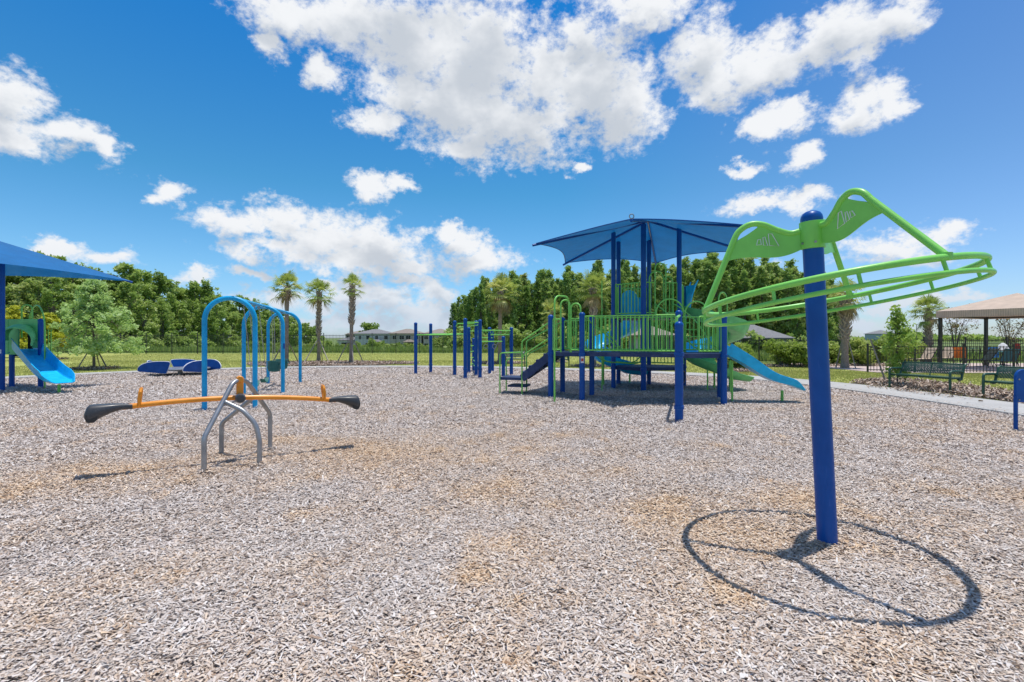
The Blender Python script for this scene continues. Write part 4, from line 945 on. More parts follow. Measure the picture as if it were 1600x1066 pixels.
for s in (-1, 1):
    o = beam_pt(s * 1.02); b = MB(); d = bd * s                      # handle: forked orange loop standing on the beam
    hb = beam_pt(s * .97)
    for w in (-1, 1): b.tube([Lc(hb + pn * w * .02), Lc(hb + pn * w * .055 + Vector((0, 0, .07)) ), Lc(hb + pn * w * .06 + Vector((0, 0, .15)) - d * .01), Lc(hb + pn * w * .035 + Vector((0, 0, .185)) - d * .015)], [.017, .018, .018, .016], 10)
    b.tube([Lc(hb + pn * .04 + Vector((0, 0, .182)) - d * .015), Lc(hb - pn * .04 + Vector((0, 0, .182)) - d * .015)], .016, 10)
    b.build('handle', M['orange'], beam)
    # moulded seat: elongated saddle that swells into a bumper at the outer end
    secs = []; N_ = 22
    for i in range(N_ + 1):
        t = i / N_; x = -.03 + .40 * t; c0 = beam_pt(s * 1.06) + d * x; drop = -.035 * s * 0
        top_ = .032 + .012 * math.sin(t * math.pi * .9) + .012 * t; botm = -.030 - .150 * max(0, (t - .25) / .75) ** 1.3
        wd = .032 + .075 * math.sin(min(1, t * 1.25) * math.pi / 2) ** 1.4
        if t > .88: q = (t - .88) / .12; shr = math.sqrt(max(.04, 1 - q * q)); mid = (top_ + botm) / 2; top_ = mid + (top_ - mid) * shr; botm = mid + (botm - mid) * shr; wd *= .55 + .45 * shr
        ring = []
        for j in range(20):
            a = 2 * math.pi * j / 20; ca, sa = math.cos(a), math.sin(a); e_ = .7
            y = wd * math.copysign(abs(ca) ** e_, ca); z = (top_ + botm) / 2 + (top_ - botm) / 2 * math.copysign(abs(sa) ** e_, sa)
            if sa > 0: z -= .008 * (1 - abs(ca))
            ring.append(Lc(c0 + pn * y + Vector((0, 0, z))))
        secs.append(ring)
    b = MB(); vs = [p for r in secs for p in r]; fs = [(i * 20 + j, i * 20 + (j + 1) % 20, (i + 1) * 20 + (j + 1) % 20, (i + 1) * 20 + j) for i in range(N_) for j in range(20)]
    fs += [tuple(range(20)), tuple(N_ * 20 + j for j in range(20))]; b.add(vs, fs); se = b.build('seat', M['rubber'], ss, ang=60)
    b = MB(); c0 = beam_pt(s * 1.06) + d * .305 + Vector((0, 0, -.085))
    b.tube([Lc(c0 - pn * .101), Lc(c0 + pn * .101)], .052, 20); b.build('bumper', M['black'], se)

# ---- merry-go-round of fins
mc = gp(282, 586.5); mg = empty('merry_go_round', mc, .5, 'low spinner of navy leaf shaped fins with white edges on the left', 'merry-go-round')
b = MB(); b.lathe((0, 0, 0), [(.09, -.1), (.09, .16), (.22, .18), (.22, .22)], 20); b.build('hub', M['galv'], mg)
b = MB(); b.lathe((0, 0, 0), [(1.0, .245), (1.03, .255), (1.03, .285), (1.0, .295)], 32); b.build('platform', M['galv'], mg)
for i in range(5):
    a = 2 * math.pi * i / 5 + .25; ol = []
    prof = [(-.62, .02), (-.60, .13), (-.47, .25), (-.25, .33), (.0, .36), (.25, .365), (.46, .35), (.50, .29), (.42, .06), (.36, -.07), (.32, -.10)]
    ol = [(p.x, p.z) for p in spline([Vector((x, 0, z)) for x, z in prof], 4)] + [(0, -.07), (-.35, -.03), (-.58, -.01)]
    Ma = Matrix.Rotation(a + math.pi / 2 + .35, 3, 'Z') @ Matrix.Rotation(R(8), 3, 'X'); o_ = Vector((1.08 * math.cos(a), 1.08 * math.sin(a), .24))
    b = MB(); b.prism(ol, .045, Ma, o_); f = b.build('fin', M['navy_panel'], mg, ang=30)
    b = MB(); b.tube([Ma @ Vector((x * 1.0, 0, z)) + o_ for x, z in ol], .017, 6, closed=True); b.build('edge_trim', M['white'], f)

# ---- arch swings
sw = None
L1, R1 = gp(319.5, 641.8), gp(398.5, 638.6); L2, R2_ = gp(381, 616), gp(442, 615); L3, R3 = gp(419, 600.5), gp(469, 599.2)
sw = empty('arch_swing_set', L1, 0, 'azure blue swing frame of three tall arches joined by a top beam', 'swing set')
S_ = lambda v: Vector(v) - L1
tops = []
for i, (a, c, ty) in enumerate(((L1, R1, 468), (L2, R2_, 483), (L3, R3, 494))):
    Y = (a.y + c.y) / 2; zt = 2.33; mid = (a + c) / 2; dx = (c - a); w = dx.length / 2; d = dx.normalized(); zs = zt - w * 1.05
    pts = [a + Vector((0, 0, -.15)), a + Vector((0, 0, zs * .5))] + [mid - d * w * math.cos(t) + Vector((0, 0, zs + (zt - zs) * math.sin(t) ** .95 if math.sin(t) > 0 else zs)) for t in [math.pi * j / 22 for j in range(23)]] + [c + Vector((0, 0, zs * .5)), c + Vector((0, 0, -.15))]
    b = MB(); b.tube([S_(p) for p in pts], .05, 16); b.build('arch', M['swing'], sw, ang=60); tops.append(mid + Vector((0, 0, zt)) + d * w * .12)
b = MB(); mid2 = tops[1]
b.tube([S_(tops[0] - (tops[1] - tops[0]).normalized() * .04), S_(tops[1]), S_(tops[2] + (tops[2] - tops[1]).normalized() * .04)], .043, 14); b.build('top_beam', M['swing'], sw, ang=60)
b = MB(); q = S_(R2_ + Vector((.05, -.03, 1.28))); b.box(q, (.012, .07, .14)); b.build('age_sticker', M['navy_panel'], sw, smooth=False)
def swing(bay, t, bucket, lab, tilt=0.0):
    p = tops[bay].lerp(tops[bay + 1], t); bdir = (tops[bay + 1] - tops[bay]).normalized(); cr_ = Vector((bdir.y, -bdir.x, 0)); seatz = .50 if not bucket else .68; H = p.z - seatz
    base = Vector((p.x, p.y, 0)) + cr_ * tilt * H; e = empty('swing', base, 0, lab, 'swing', 'swings hung from the blue arches'); hw = .23 if not bucket else .15
    for s in (-1, 1):
        a = p + bdir * s * hw + Vector((0, 0, -.05)); z = Vector((base.x, base.y, seatz)) + bdir * s * hw
        if bucket: z += Vector((0, 0, .18))
        cb = MB(); n = 46
        for i in range(n):
            u = a.lerp(z, (i + .5) / n) - base; w = .010; hh = (z - a).length / n * .68
            dv = Vector((w, 0, 0)) if i % 2 else Vector((0, w, 0)); cb.tube([u + Vector((0, 0, -hh)) - dv * .6, u - dv, u + Vector((0, 0, hh)) - dv * .6, u + Vector((0, 0, hh)) + dv * .6, u + dv, u + Vector((0, 0, -hh)) + dv * .6], .0035, 4, closed=True)
        cb.build('chain', M['chain'], e, smooth=False)
        hg = MB(); hg.box(p + bdir * s * hw - base + Vector((0, 0, -.045)), (.03, .06, .08), rz=math.atan2(bdir.y, bdir.x)); hg.build('hanger', M['galv'], e)
    sb = MB()
    if not bucket:
        rows = []
        for i in range(13):
            u = -1 + i / 6; x = u * .27; zz = seatz - .10 * (1 - u * u) ** .8 - .0
            rows.append([Vector((0, 0, zz)) + bdir * x * .85 + cr_ * w * (1 - .25 * abs(u)) for w in (-.07, 0, .07)])
        sb.grid(rows, .014); sb.build('seat', M['teal'], e)
    else:
        prof = [(.07, -.15), (.15, -.13), (.175, -.02), (.17, .12), (.185, .16), (.165, .165), (.15, .12), (.155, -.02), (.13, -.11), (.06, -.12)]
        sb.lathe((0, 0, seatz), prof, 18); so_ = sb.build('bucket_seat', M['teal'], e)
        q = MB(); q.tube([Vector((0, 0, seatz + .05)) + bdir * x + cr_ * .17 for x in (-.12, 0, .12)], .02, 8); q.build('crossbar', M['teal'], so_)
    return e
swing(0, .34, False, 'nearer teal belt swing on chains in the front swing bay', .10)
swing(0, .66, False, 'farther teal belt swing on chains in the front swing bay', .10)
swing(1, .30, True, 'nearer teal bucket seat swing in the rear swing bay', .02)
swing(1, .68, True, 'farther teal bucket seat swing in the rear swing bay', .02)

# ---- overhead bar course
PB = dict(a=(649.5, 585, 504.4), b=(673, 583, 506), c=(710.4, 587, 501.6), d=(727, 592.6, 498), e=(732.5, 584, 512), f=(740, 580, 529), g=(744, 588, 501.6), h=(750, 591.6, 500), i=(765, 585, 512), j=(769.5, 581, 516), k=(786.5, 589, 526), l=(799, 587.3, 512))
G0 = gp(727, 592.6); oc = empty('climbing_course', G0, 0, 'row of tall blue posts joined by green overhead bars left of the stairs', 'climbing frame')
GP = {}
for k_, (px, by, ty) in PB.items():
    g = gp(px, by); h = zat(ty, g.y); GP[k_] = (g, h); b = MB(); post(b, g - G0, h, .068, collars=(.35,) if k_ in 'bcdgh' else ()); b.build('post', M['post'], oc)
def gb_(k_, z): return GP[k_][0] - G0 + Vector((0, 0, z))
b = MB()
for (p, q, z) in (('a', 'c', 1.62), ('b', 'e', 1.66)): b.tube([gb_(p, z), gb_(q, z)], .022, 8)
for i in range(1, 9):
    t = i / 9; b.tube([gb_('a', 1.62).lerp(gb_('c', 1.62), t), gb_('b', 1.66).lerp(gb_('e', 1.66), t)], .014, 6)
b.build('horizontal_ladder', M['green'], oc)
b = MB()
for (p, q, z) in (('c', 'g', 2.06), ('d', 'h', 2.06)): b.tube([gb_(p, z - .18), gb_(p, z - .0).lerp(gb_(q, z), .15), gb_(q, z)], .024, 8)
for i in range(6):
    t = i / 6; u = (i + 1) / 6; P_ = lambda s, w: gb_('c', 2.0 if False else 1.9).lerp(gb_('g', 1.98), s) if w else gb_('d', 1.9).lerp(gb_('h', 1.98), s)
    b.tube([P_(t, i % 2), P_(u, (i + 1) % 2)], .016, 6)
b.build('zigzag_ladder', M['green'], oc)
b = MB()
for (p, q, z) in (('h', 'l', 1.78), ('e', 'i', 1.78), ('i', 'l', 1.62), ('h', 'k', 1.36), ('g', 'j', 1.5), ('a', 'a', 1.6)): 
    if p != q: b.tube([gb_(p, z), gb_(q, z)], .022, 8)
for i in range(7):
    t = i / 7; u = (i + .5) / 7; b.tube([gb_('h', 1.78).lerp(gb_('l', 1.78), t), gb_('h', 1.62).lerp(gb_('l', 1.62), u), gb_('h', 1.78).lerp(gb_('l', 1.78), min(1, t + 1 / 7))], .012, 6)
b.build('overhead_bars', M['green'], oc)
b = MB()
for z in (.35, .62, .9, 1.15): b.tube([gb_('e', z), gb_('f', z)], .018, 6)
for z in (.28, .5): b.tube([gb_('f', z), gb_('g', z)], .018, 6)
b.build('rungs', M['green'], oc)
for k_, t in (('h', .25), ('h', .6)):
    b = MB(); c = gb_('h', 1.18).lerp(gb_('k', 1.18), t); b.tube([c + Vector((.075 * math.cos(x), 0, .075 * math.sin(x))) for x in [6.283 * i / 16 for i in range(16)]], .012, 6, closed=True); b.tube([c + Vector((0, 0, .075)), c + Vector((0, 0, .2))], .005, 4); b.build('hanging_ring', M['galv'], oc)

# ---- main playground tower
P_ = {1: gp(860.5, 621.7), 2: gp(879, 614), 3: gp(909.5, 626.5), 4: gp(924.7, 619), 11: Vector((3.66, 10.75, 0)), 12: gp(1131, 633.5), 13: gp(1125, 623)}
P_[14] = P_[11] + (P_[13] - P_[12])
HC = Vector((3.95, 14.4, 0)); T0 = HC.copy()
tw = empty('playground_tower', T0, 0, 'large blue and green playground tower with shaded top deck, bridge and slides', 'play structure')
T = lambda v: Vector(v) - T0
P_[5] = gp(958.5, 607); P_[6] = gp(966.3, 601.8); P_[7] = gp(1005.5, 611); P_[8] = gp(1014, 601.8); P_[9] = Vector((4.78, 14.0, 0)); P_[10] = Vector((5.25, 14.95, 0))
hts = {1: zat(493, P_[1].y), 2: zat(497, P_[2].y), 3: zat(489, P_[3].y), 4: zat(495, P_[4].y), 11: 2.09, 12: zat(494, P_[12].y), 13: 1.97, 14: 2.05, 5: zat(361, P_[5].y), 6: zat(371, P_[6].y), 7: zat(347, P_[7].y), 8: zat(366, P_[8].y), 9: zat(350, P_[9].y), 10: 3.05}
for k_, p in P_.items():
    b = MB(); post(b, T(p), hts[k_], .068 if k_ != 7 else .075, cap=k_ not in (5, 6, 7, 8, 9), collars=(1.1,) if k_ in (1, 2, 3, 4, 11, 12, 13) else (.6, 2.1)); b.build('post', M['post'], tw)
p10 = gp(1061, 660.5); b = MB(); post(b, T(p10), zat(504, p10.y), .072, collars=(.27, 1.21)); b.build('post', M['post'], tw)
b = MB(); b.tube([T(p10) + Vector((0, .12, 1.62)), T(p10) + Vector((0, .14, 1.86)), T(P_[11]) + Vector((0, -.05, 1.98))], .028, 8); b.build('balance_handle', M['green'], tw)
# decks
def deck(keys, z, name='deck', th=.10):
    pts = [T(P_[k_]) if isinstance(k_, int) else T(k_) for k_ in keys]; c = sum(pts, Vector()) / len(pts); n_ = len(pts)
    pts = [c + (p - c) * .97 for p in pts]; b = MB(); vs = [(p.x, p.y, zz) for zz in (z - th, z) for p in pts]
    b.add(vs, [tuple(reversed(range(n_))), tuple(range(n_, 2 * n_))] + [(i, (i + 1) % n_, n_ + (i + 1) % n_, n_ + i) for i in range(n_)]); return b.build(name, M['navy'], tw, smooth=False)
ZA, ZC, ZH = 1.15, .66, 2.15
deck((1, 3, 4, 2), ZA); deck((11, 12, 13, 14), ZA); deck((3, 11, 14, 4), ZA + .004, 'bridge_deck', .09)
hexk = (5, 7, 9, 10, 8, 6); deck(hexk, ZH); deck(hexk, ZC)
def rail(a, c, z0, h, name='railing', bars=None, t0=.06, t1=.06, r=.0135, lowgap=.06, mat='green', arch=0):
    a = Vector(a); c = Vector(c); d = (c - a); L = d.length; d.normalize(); a = a + d * t0; c = c - d * t1; L = (c - a).length; n_ = bars or max(2, int(L / .098)); b = MB()
    up = Vector((0, 0, 1)); lo, hi = z0 + lowgap, z0 + h
    b.tube(fillet([a + up * lo, a + up * hi, c + up * hi, c + up * lo], .04, 4), .017, 8); b.tube([a + up * lo, c + up * lo], .017, 8)
    for i in range(1, n_): p = a.lerp(c, i / n_); b.tube([p + up * lo, p + up * hi], r, 6)
    if arch: b.tube(spline([a.lerp(c, .2) + up * hi, a.lerp(c, .5) + up * (lo + .25), a.lerp(c, .8) + up * hi], 8), .014, 6)
    return b.build(name, M[mat], tw, ang=50)
P3 = {k_: T(v) for k_, v in P_.items()}
RH = .86
rail(P3[3], P3[11], ZA, RH + .0); rail(P3[4], P3[14], ZA, RH); rail(P3[2], P3[4], ZA, RH - .05)
m1 = P3[1].lerp(P3[3], .33); m2 = P3[1].lerp(P3[3], .66); rail(P3[1], m1, ZA, RH - .05, t1=.0); rail(m2, P3[3], ZA, RH - .05, t0=.0)
rail(P3[11].lerp(P3[12], .45), P3[12], ZA, RH - .04, t0=0); rail(P3[14], P3[13], ZA, RH)
for a_, c_ in ((5, 7), (6, 8), (9, 10), (5, 6)): rail(P3[a_], P3[c_], ZH, .92)
q1 = P3[7].lerp(P3[9], .32); q2 = P3[7].lerp(P3[9], .62); rail(P3[7], q1, ZH, .92, t1=0); rail(q2, P3[9], ZH, .92, t0=0)
for a_, c_ in ((6, 8), (8, 10), (9, 10)): rail(P3[a_], P3[c_], ZC, .34, 'low_railing')
def hoop(a, c, z0, z1, r=.019, name='grab_hoop'):
    a, c = Vector(a), Vector(c); up = Vector((0, 0, 1)); w = (c - a).length / 2; b = MB(); mid = (a + c) / 2; d = (c - a).normalized()
    b.tube([a + up * z0] + [mid - d * w * math.cos(t) + up * (z1 - w + w * math.sin(t)) for t in [math.pi * i / 12 for i in range(13)]] + [c + up * z0], r, 8); return b.build(name, M['green'], tw, ang=60)
# grab hoops and climbing pole at the left deck
g0 = T(gp(866.5, 629)); up = Vector((0, 0, 1)); b = MB(); mm = m1.lerp(m2, .8)
b.tube(fillet([g0 - up * .1, g0 + up * 2.48, Vector((mm.x, mm.y, 2.50)), Vector((mm.x, mm.y, ZA + .1))], .22, 8), .021, 8); b.build('climbing_pole', M['green'], tw, ang=60)
hoop(m1 + Vector((0, -.03, 0)), m2 + Vector((0, .25, 0)), ZA, 2.43); hoop(m2, P3[3].lerp(P3[4], .12) + Vector((-.07, -.02, 0)), ZA, 2.33)
b = MB(); b.tube(spline([P3[3] + Vector((.06, .1, 1.98)), P3[3].lerp(P3[4], .5) + up * 1.98, P3[4] + up * 1.86], 5), .02, 8); b.build('handrail', M['green'], tw)
# arched gate at the top deck, tall arch, transfer arches
hoop(q1, q2, ZH, 3.62); hoop(q1 + Vector((.35, .35, 0)), q2 + Vector((.30, .35, 0)), ZH, 3.28); hoop(q1 + Vector((.05, .75, 0)), q2 + Vector((.2, .85, 0)), ZH, 3.5)
hoop(P3[14] + Vector((-.55, .05, 0)), P3[14] + Vector((.12, .05, 0)), ZA, 2.45); hoop(P3[14] + Vector((.15, .05, 0)), P3[13] + Vector((-.25, .1, 0)), ZA, 2.40); hoop(P3[13] + Vector((-.12, -.2, 0)), P3[13] + Vector((.22, .1, 0)), ZA, 2.62, .016)
b = MB(); b.tube([T(gp(940.5, 612)) + up * -.1, T(gp(940.5, 612)) + up * 3.1], .014, 8); b.build('sign_pole', M['green'], tw)
# curved climbers between decks
for s in (0, 1):
    b = MB(); o1 = q1 + Vector((.55 * s, 0, 0)); b.tube(spline([o1 + up * (ZH + .3), o1 + Vector((.12, -.35, ZH + .12)), o1 + Vector((.30, -.9, ZA + .75)), o1 + Vector((.55, -1.4, ZA + .15)), o1 + Vector((.95, -1.7, ZA))], 8), .018, 8); b.build('climber_rail', M['green'], tw, ang=60)
b = MB()
for i in range(6):
    t = i / 5; a_ = q1 + Vector((.12 + .5 * t, -.3 - 1.3 * t, ZH - .05 - (ZH - ZA - .05) * t)); b.tube([a_, a_ + Vector((.55, 0, 0))], .016, 6)
b.build('climber_rungs', M['green'], tw)
# wavy climber on the left of the spiral slide and curved handrails
for s in (0, 1):
    b = MB(); o1 = T(Vector((2.35, 13.7 + .5 * s, 0))); b.tube(spline([o1 + Vector((-.15, 0, ZA + .72)), o1 + Vector((.3, 0, ZA + .5)), o1 + Vector((.75, .1, ZA + .02)), o1 + Vector((1.1, .2, ZA - .15))], 6), .018, 8); b.build('climber_rail', M['green'], tw, ang=60)
    b = MB(); b.tube(spline([o1 + Vector((.05, .3, ZA - .05)), o1 + Vector((.35, .35, ZA - .32)), o1 + Vector((.8, .5, ZC + .12)), o1 + Vector((1.3, .6, ZC + .1)), o1 + Vector((1.6, .7, ZC + .32))], 6), .018, 8); b.build('handrail', M['green'], tw, ang=60)
# blue entry panels and slides
def entry(c, nrm, w, h, z, mat, name='slide_entry'):
    d = Vector((-nrm.y, nrm.x, 0)); ol = [(-w / 2, 0), (w / 2, 0), (w / 2, h * .72)] + [(w / 2 * .62 * math.cos(t), h * .74 + h * .26 * math.sin(t)) for t in [math.pi * i / 10 for i in range(11)]] + [(-w / 2, h * .72)]
    Mx = Matrix((d, nrm, Vector((0, 0, 1)))).transposed(); b = MB(); b.prism(ol, .06, Mx, c + up * z); o = b.build(name, M[mat], tw, ang=40)
    return o
entry(P3[6].lerp(P3[8], .35), Vector((0, 1, 0)), .78, .86, ZH, 'slide')
b = MB(); c0 = P3[10] + Vector((.03, -.05, 0))
b.grid([[c0 + Vector((.02 + .25 * (abs(j - 3) / 3) * (i / 5) ** 2 , -.35 + j * .1, ZH + .02 + i * .18 + (.03 * i if j in (0, 6) else 0))) for j in range(7)] for i in range(6)], .03); b.build('entry_hood', M['slide'], tw)
def chute(path, w, depth, mat, name, tw_=tw, lip=.03, th=.016, nseg=11, banks=None, flare=1.0, parent=None):
    path = [Vector(p) for p in path]; rows = []; n_ = len(path)
    for i, p in enumerate(path):
        a = path[max(0, i - 1)]; c = path[min(n_ - 1, i + 1)]; t = (c - a); t.z *= 1; t.normalize(); side = Vector((t.y, -t.x, 0)).normalized(); nu = side.cross(t)
        if nu.z < 0: nu = -nu
        ww, dd = (w(i / (n_ - 1)) if callable(w) else w), (depth(i / (n_ - 1)) if callable(depth) else depth)
        bk = banks(i / (n_ - 1)) if banks else 0; row = []
        for j in range(nseg):
            u = -1 + 2 * j / (nseg - 1); x = math.copysign(min(1, abs(u) * (1.25 if 'spiral' in name else 1.42)), u) * ww / 2; z = dd * (max(0, (abs(u) - .45) / .55) ** 1.15 if 'spiral' in name else max(0, (abs(u) - .62) / .38))
            if name == 'wide_slide' and abs(u) < .5 and .55 < i / (n_ - 1) < .72: z += .03 * math.cos(u * math.pi)
            if abs(u) > .97: x *= 1 + lip * 2 / max(ww, .1)
            s2 = side * math.cos(bk) + nu * math.sin(bk); n2 = nu * math.cos(bk) - side * math.sin(bk)
            row.append(p + s2 * x + n2 * z)
        rows.append(row)
    b = MB(); b.grid(rows, -th); return b.build(name, M[mat], parent or tw_, ang=60)
# straight blue slide to the right
s0 = P3[12].lerp(P3[13], .5); e_ = T(Vector((6.66, 11.28, .0)))
sp_ = []
for i in range(29):
    t = i / 28; z = ZA + .06 + (.30 - ZA - .06) * (3 * t * t - 2 * t ** 3 if False else (1 - (1 - t) ** 1.0)); 
    z = .27 + (ZA - .27) * (1 - t) ** 1.22 + (.06 * math.sin(t * 9) * t) - (.06 * max(0, t - .9) * 10 * 0); sp_.append(s0.lerp(e_, t) + up * (z if t < 1 else z))
chute(sp_, lambda t: .52 if t < .9 else .52 - .18 * (t - .9) * 10, lambda t: .26 * (1 - .5 * t) if t < .85 else .15 - .13 * (t - .85) / .15, 'slide', 'straight_slide')
b = MB(); q = T(gp(1222, 628)); b.tube([q - up * .1, q + up * .27], .032, 10); b.build('slide_leg', M['green'], tw)
b = MB(); q = s0 + Vector((.22, -.05, 0)); b.tube([q - up * .1, q + up * .95], .024, 10); b.build('slide_leg', M['green'], tw)
# green panel curve behind the slide start and green spiral slide with a blue section
def helix(c, r, a0, a1, z0, z1, n_=40, tail=0):
    out = [c + Vector((r * math.cos(a), r * math.sin(a), z)) for a, z in [(a0 + (a1 - a0) * i / n_, z0 + (z1 - z0) * (i / n_)) for i in range(n_ + 1)]]
    if tail:
        d = (out[-1] - out[-2]); d.z = 0; d.normalize(); out += [out[-1] + d * tail * k_ / 4 + up * (-.02 * k_) for k_ in range(1, 5)]
    return out
gc = T(Vector((5.93, 14.35, 0)))
h1 = helix(gc, .62, math.pi * 1.0, math.pi * 2.35, ZH - .05, 1.22, 34)
chute(h1, .58, .34, 'green_pl', 'spiral_slide', nseg=13)
h2 = helix(gc, .62, math.pi * 2.35, math.pi * 3.0, 1.22, .82, 16); chute(h2, .58, .34, 'slide', 'spiral_slide', nseg=13)
h3 = helix(gc, .62, math.pi * 3.0, math.pi * 3.62, .82, .34, 20, .5); chute(h3, .58, lambda t: .34 - .2 * t, 'green_pl', 'spiral_slide', nseg=13)
for a in (.2, 1.3): b = MB(); q = gc + Vector((.62 * math.cos(a * 3), .62 * math.sin(a * 3) - .2, 0)); b.tube([q - up * .1, q + up * .8], .022, 8); b.build('slide_leg', M['green'], tw)
b = MB(); q = T(gp(1141.5, 615)); b.tube([q - up * .1, q + up * .9], .018, 8); b.build('slide_leg', M['green'], tw)
b = MB(); q = gc + Vector((0, .0, 0)); b.tube([q - up * .1, q + up * 1.9], .03, 8); b.build('slide_leg', M['green'], tw)
# blue spiral slide on the left behind
bc_ = T(Vector((3.42, 16.2, 0)))
chute(helix(bc_, .66, -math.pi * .35, math.pi * 1.62, ZH - .05, .36, 56, .55), .60, lambda t: .36 if t < .9 else .36 - .2 * (t - .9) * 10, 'slide', 'spiral_slide', nseg=13, banks=lambda t: 0)
b = MB(); q = T(gp(942, 603)); b.tube([q - up * .1, q + up * 1.0], .045, 10); b.build('slide_leg', M['green'], tw)
b = MB(); q = T(gp(984, 599)); b.tube([q - up * .1, q + up * .3], .03, 10); b.build('slide_leg', M['green'], tw)
# stairs from the landing on the left
lp = [gp(779.5, 617), gp(811, 610), gp(823.5, 614)]
la = T(Vector((-.32, 12.95, 0))); lb = T(Vector((.26, 12.75, 0))); lc = T(Vector((.40, 13.45, 0))); ld = T(Vector((-.16, 13.65, 0))); LZ = .46
b = MB(); pts = [la, lb, lc, ld]; vs = [p + up * z for z in (LZ - .07, LZ) for p in pts]; b.add(vs, [(3, 2, 1, 0), (4, 5, 6, 7)] + [(i, (i + 1) % 4, 4 + (i + 1) % 4, 4 + i) for i in range(4)]); b.build('landing', M['navy'], tw, smooth=False)
b = MB(); b.bar((la + lb) / 2 + Vector((.15, .1, .22)), (lc + ld) / 2 + Vector((.15, -.1, .22)), .5, .05); b.build('step', M['navy'], tw, smooth=False)
sA, sB = P3[1].lerp(P3[2], .08), P3[1].lerp(P3[2], .92); nst = 4
for i in range(nst):
    t = (i + .5) / nst; a_ = lb.lerp(sA, t); c_ = lc.lerp(sB, t); z = LZ + (ZA - LZ) * (i + 1) / (nst + .3); d = (sA - lb); d.z = 0; d.normalize()
    b = MB(); vs = []
    for zz in (z - .13, z):
        for p in (a_ - d * .13, a_ + d * .15, c_ + d * .15, c_ - d * .13): vs.append(p + up * zz)
    b.add(vs, [(3, 2, 1, 0), (4, 5, 6, 7)] + [(i_, (i_ + 1) % 4, 4 + (i_ + 1) % 4, 4 + i_) for i_ in range(4)]); b.build('step', M['navy'], tw, smooth=False)
for (a_, c_) in ((lb, sA), (lc, sB)):
    b = MB(); b.bar(a_ + up * (LZ - .02), c_ + up * (ZA - .05), .03, .2); b.build('stringer', M['navy'], tw, smooth=False)
    b = MB(); b.tube(fillet([a_ - up * .1, a_ + up * (LZ + .95), c_ + up * (ZA + .78)], .12, 6), .019, 8); b.tube(fillet([a_ + up * (LZ + .5), a_.lerp(c_, .1) + up * (LZ + .62), c_ + up * (ZA + .38)], .1, 4), .016, 8); b.build('handrail', M['green'], tw, ang=60)
b = MB(); b.tube(fillet([la - up * .1, la + up * 1.1, lb.lerp(la, .05) + up * 1.12], .1, 5), .018, 8); b.build('handrail', M['green'], tw)
b = MB(); b.tube(fillet([ld - up * .1, ld + up * .85, ld.lerp(lc, .2) + up * .95], .1, 5), .018, 8); b.build('handrail', M['green'], tw)
b = MB(); q = P3[3]; b.box(q + Vector((-.005, -.07, .98)), (.075, .012, .15)); st_ = b.build('age_sticker', M['white'], tw, smooth=False)
b = MB(); b.box(q + Vector((-.005, -.078, .98)), (.055, .006, .07)); b.build('sticker_print', M['red'], st_, smooth=False)
# side hand loops low right of the near post
b = MB(); c0 = T(ap(1068, 589, 13.2)); b.tube([c0 + Vector((0, .16 * math.cos(t), .16 * math.sin(t))) + Vector((.10 * math.cos(t), 0, 0)) for t in [6.283 * i / 18 for i in range(18)]], .013, 6, closed=True); b.build('steering_wheel', M['black'], tw)
# hexagonal shade canopy
PK = Vector((3.98, 14.35, 5.0)); CH = 4.1
CN = [Vector((.66, 13.5, CH)), Vector((2.62, 10.72, CH)), Vector((5.40, 11.3, CH)), Vector((7.05, 14.6, CH - .02)), Vector((5.0, 17.0, CH)), Vector((1.85, 17.0, CH))]
def canopy(name, peak, corners, mat, parent, org, dip=.26, sagz=.10, n_=14):
    rows = []; k_ = len(corners); b = MB()
    for i in range(k_):
        a, c = corners[i], corners[(i + 1) % k_]; rows = []
        for u in range(n_ + 1):
            s = u / n_; e1 = a.lerp(c, s); m_ = (peak - e1); m_.z = 0; e1 = e1 + m_.normalized() * dip * 4 * s * (1 - s) + Vector((0, 0, .10 * 4 * s * (1 - s)))
            rows.append([peak.lerp(e1, v / n_) - Vector((0, 0, sagz * math.sin(math.pi * v / n_) * (1 - .0 * s))) * (4 * s * (1 - s)) ** .8 - org for v in range(n_ + 1)])
        b.grid(rows)
    o = b.build(name, mat, parent, ang=180, fix=False)
    bm = bmesh.new(); bm.from_mesh(o.data); bmesh.ops.remove_doubles(bm, verts=bm.verts, dist=.002); bmesh.ops.recalc_face_normals(bm, faces=bm.faces); bm.to_mesh(o.data); bm.free(); o.data.set_sharp_from_angle(angle=R(20)); return o
can = canopy('canopy', PK, CN, M['shade'], tw, T0)
for c in CN:
    b = MB(); d = (PK - c).normalized(); b.tube([T(c) - d * .10 - up * .03, T(PK) - up * .07], .034, 10); b.build('rafter', M['post'], tw)
for i in range(6):
    a, c = CN[i], CN[(i + 1) % 6]; pts = []
    for u in range(15):
        s = u / 14; e1 = a.lerp(c, s); m_ = (PK - e1); m_.z = 0; pts.append(T(e1 + m_.normalized() * .26 * 4 * s * (1 - s) + Vector((0, 0, .10 * 4 * s * (1 - s)))))
    b = MB(); b.tube(pts, .014, 6); b.build('edge_hem', M['post'], tw)
for kk in (5, 6, 7, 8, 9):
    p = P_[kk]; b = MB(); b.tube([T(p) + up * (hts[kk] - .05), T(p) + up * (hts[kk] + .0) + (T(PK) - T(p)).normalized() * .05], .045, 8); b.build('post_bracket', M['post'], tw)
b = MB(); c0 = T(CN[1]) + up * .06; b.tube([c0 + Vector((.05 * math.cos(t), 0, .05 * math.sin(t))) for t in [6.283 * i / 14 for i in range(14)]], .012, 6, closed=True); b.build('corner_eye', M['galv'], tw)
b = MB(); b.tube([T(PK) - up * .1, T(CN[4]) - up * .04], .012, 6); b.build('tension_strut', M['galv'], tw)

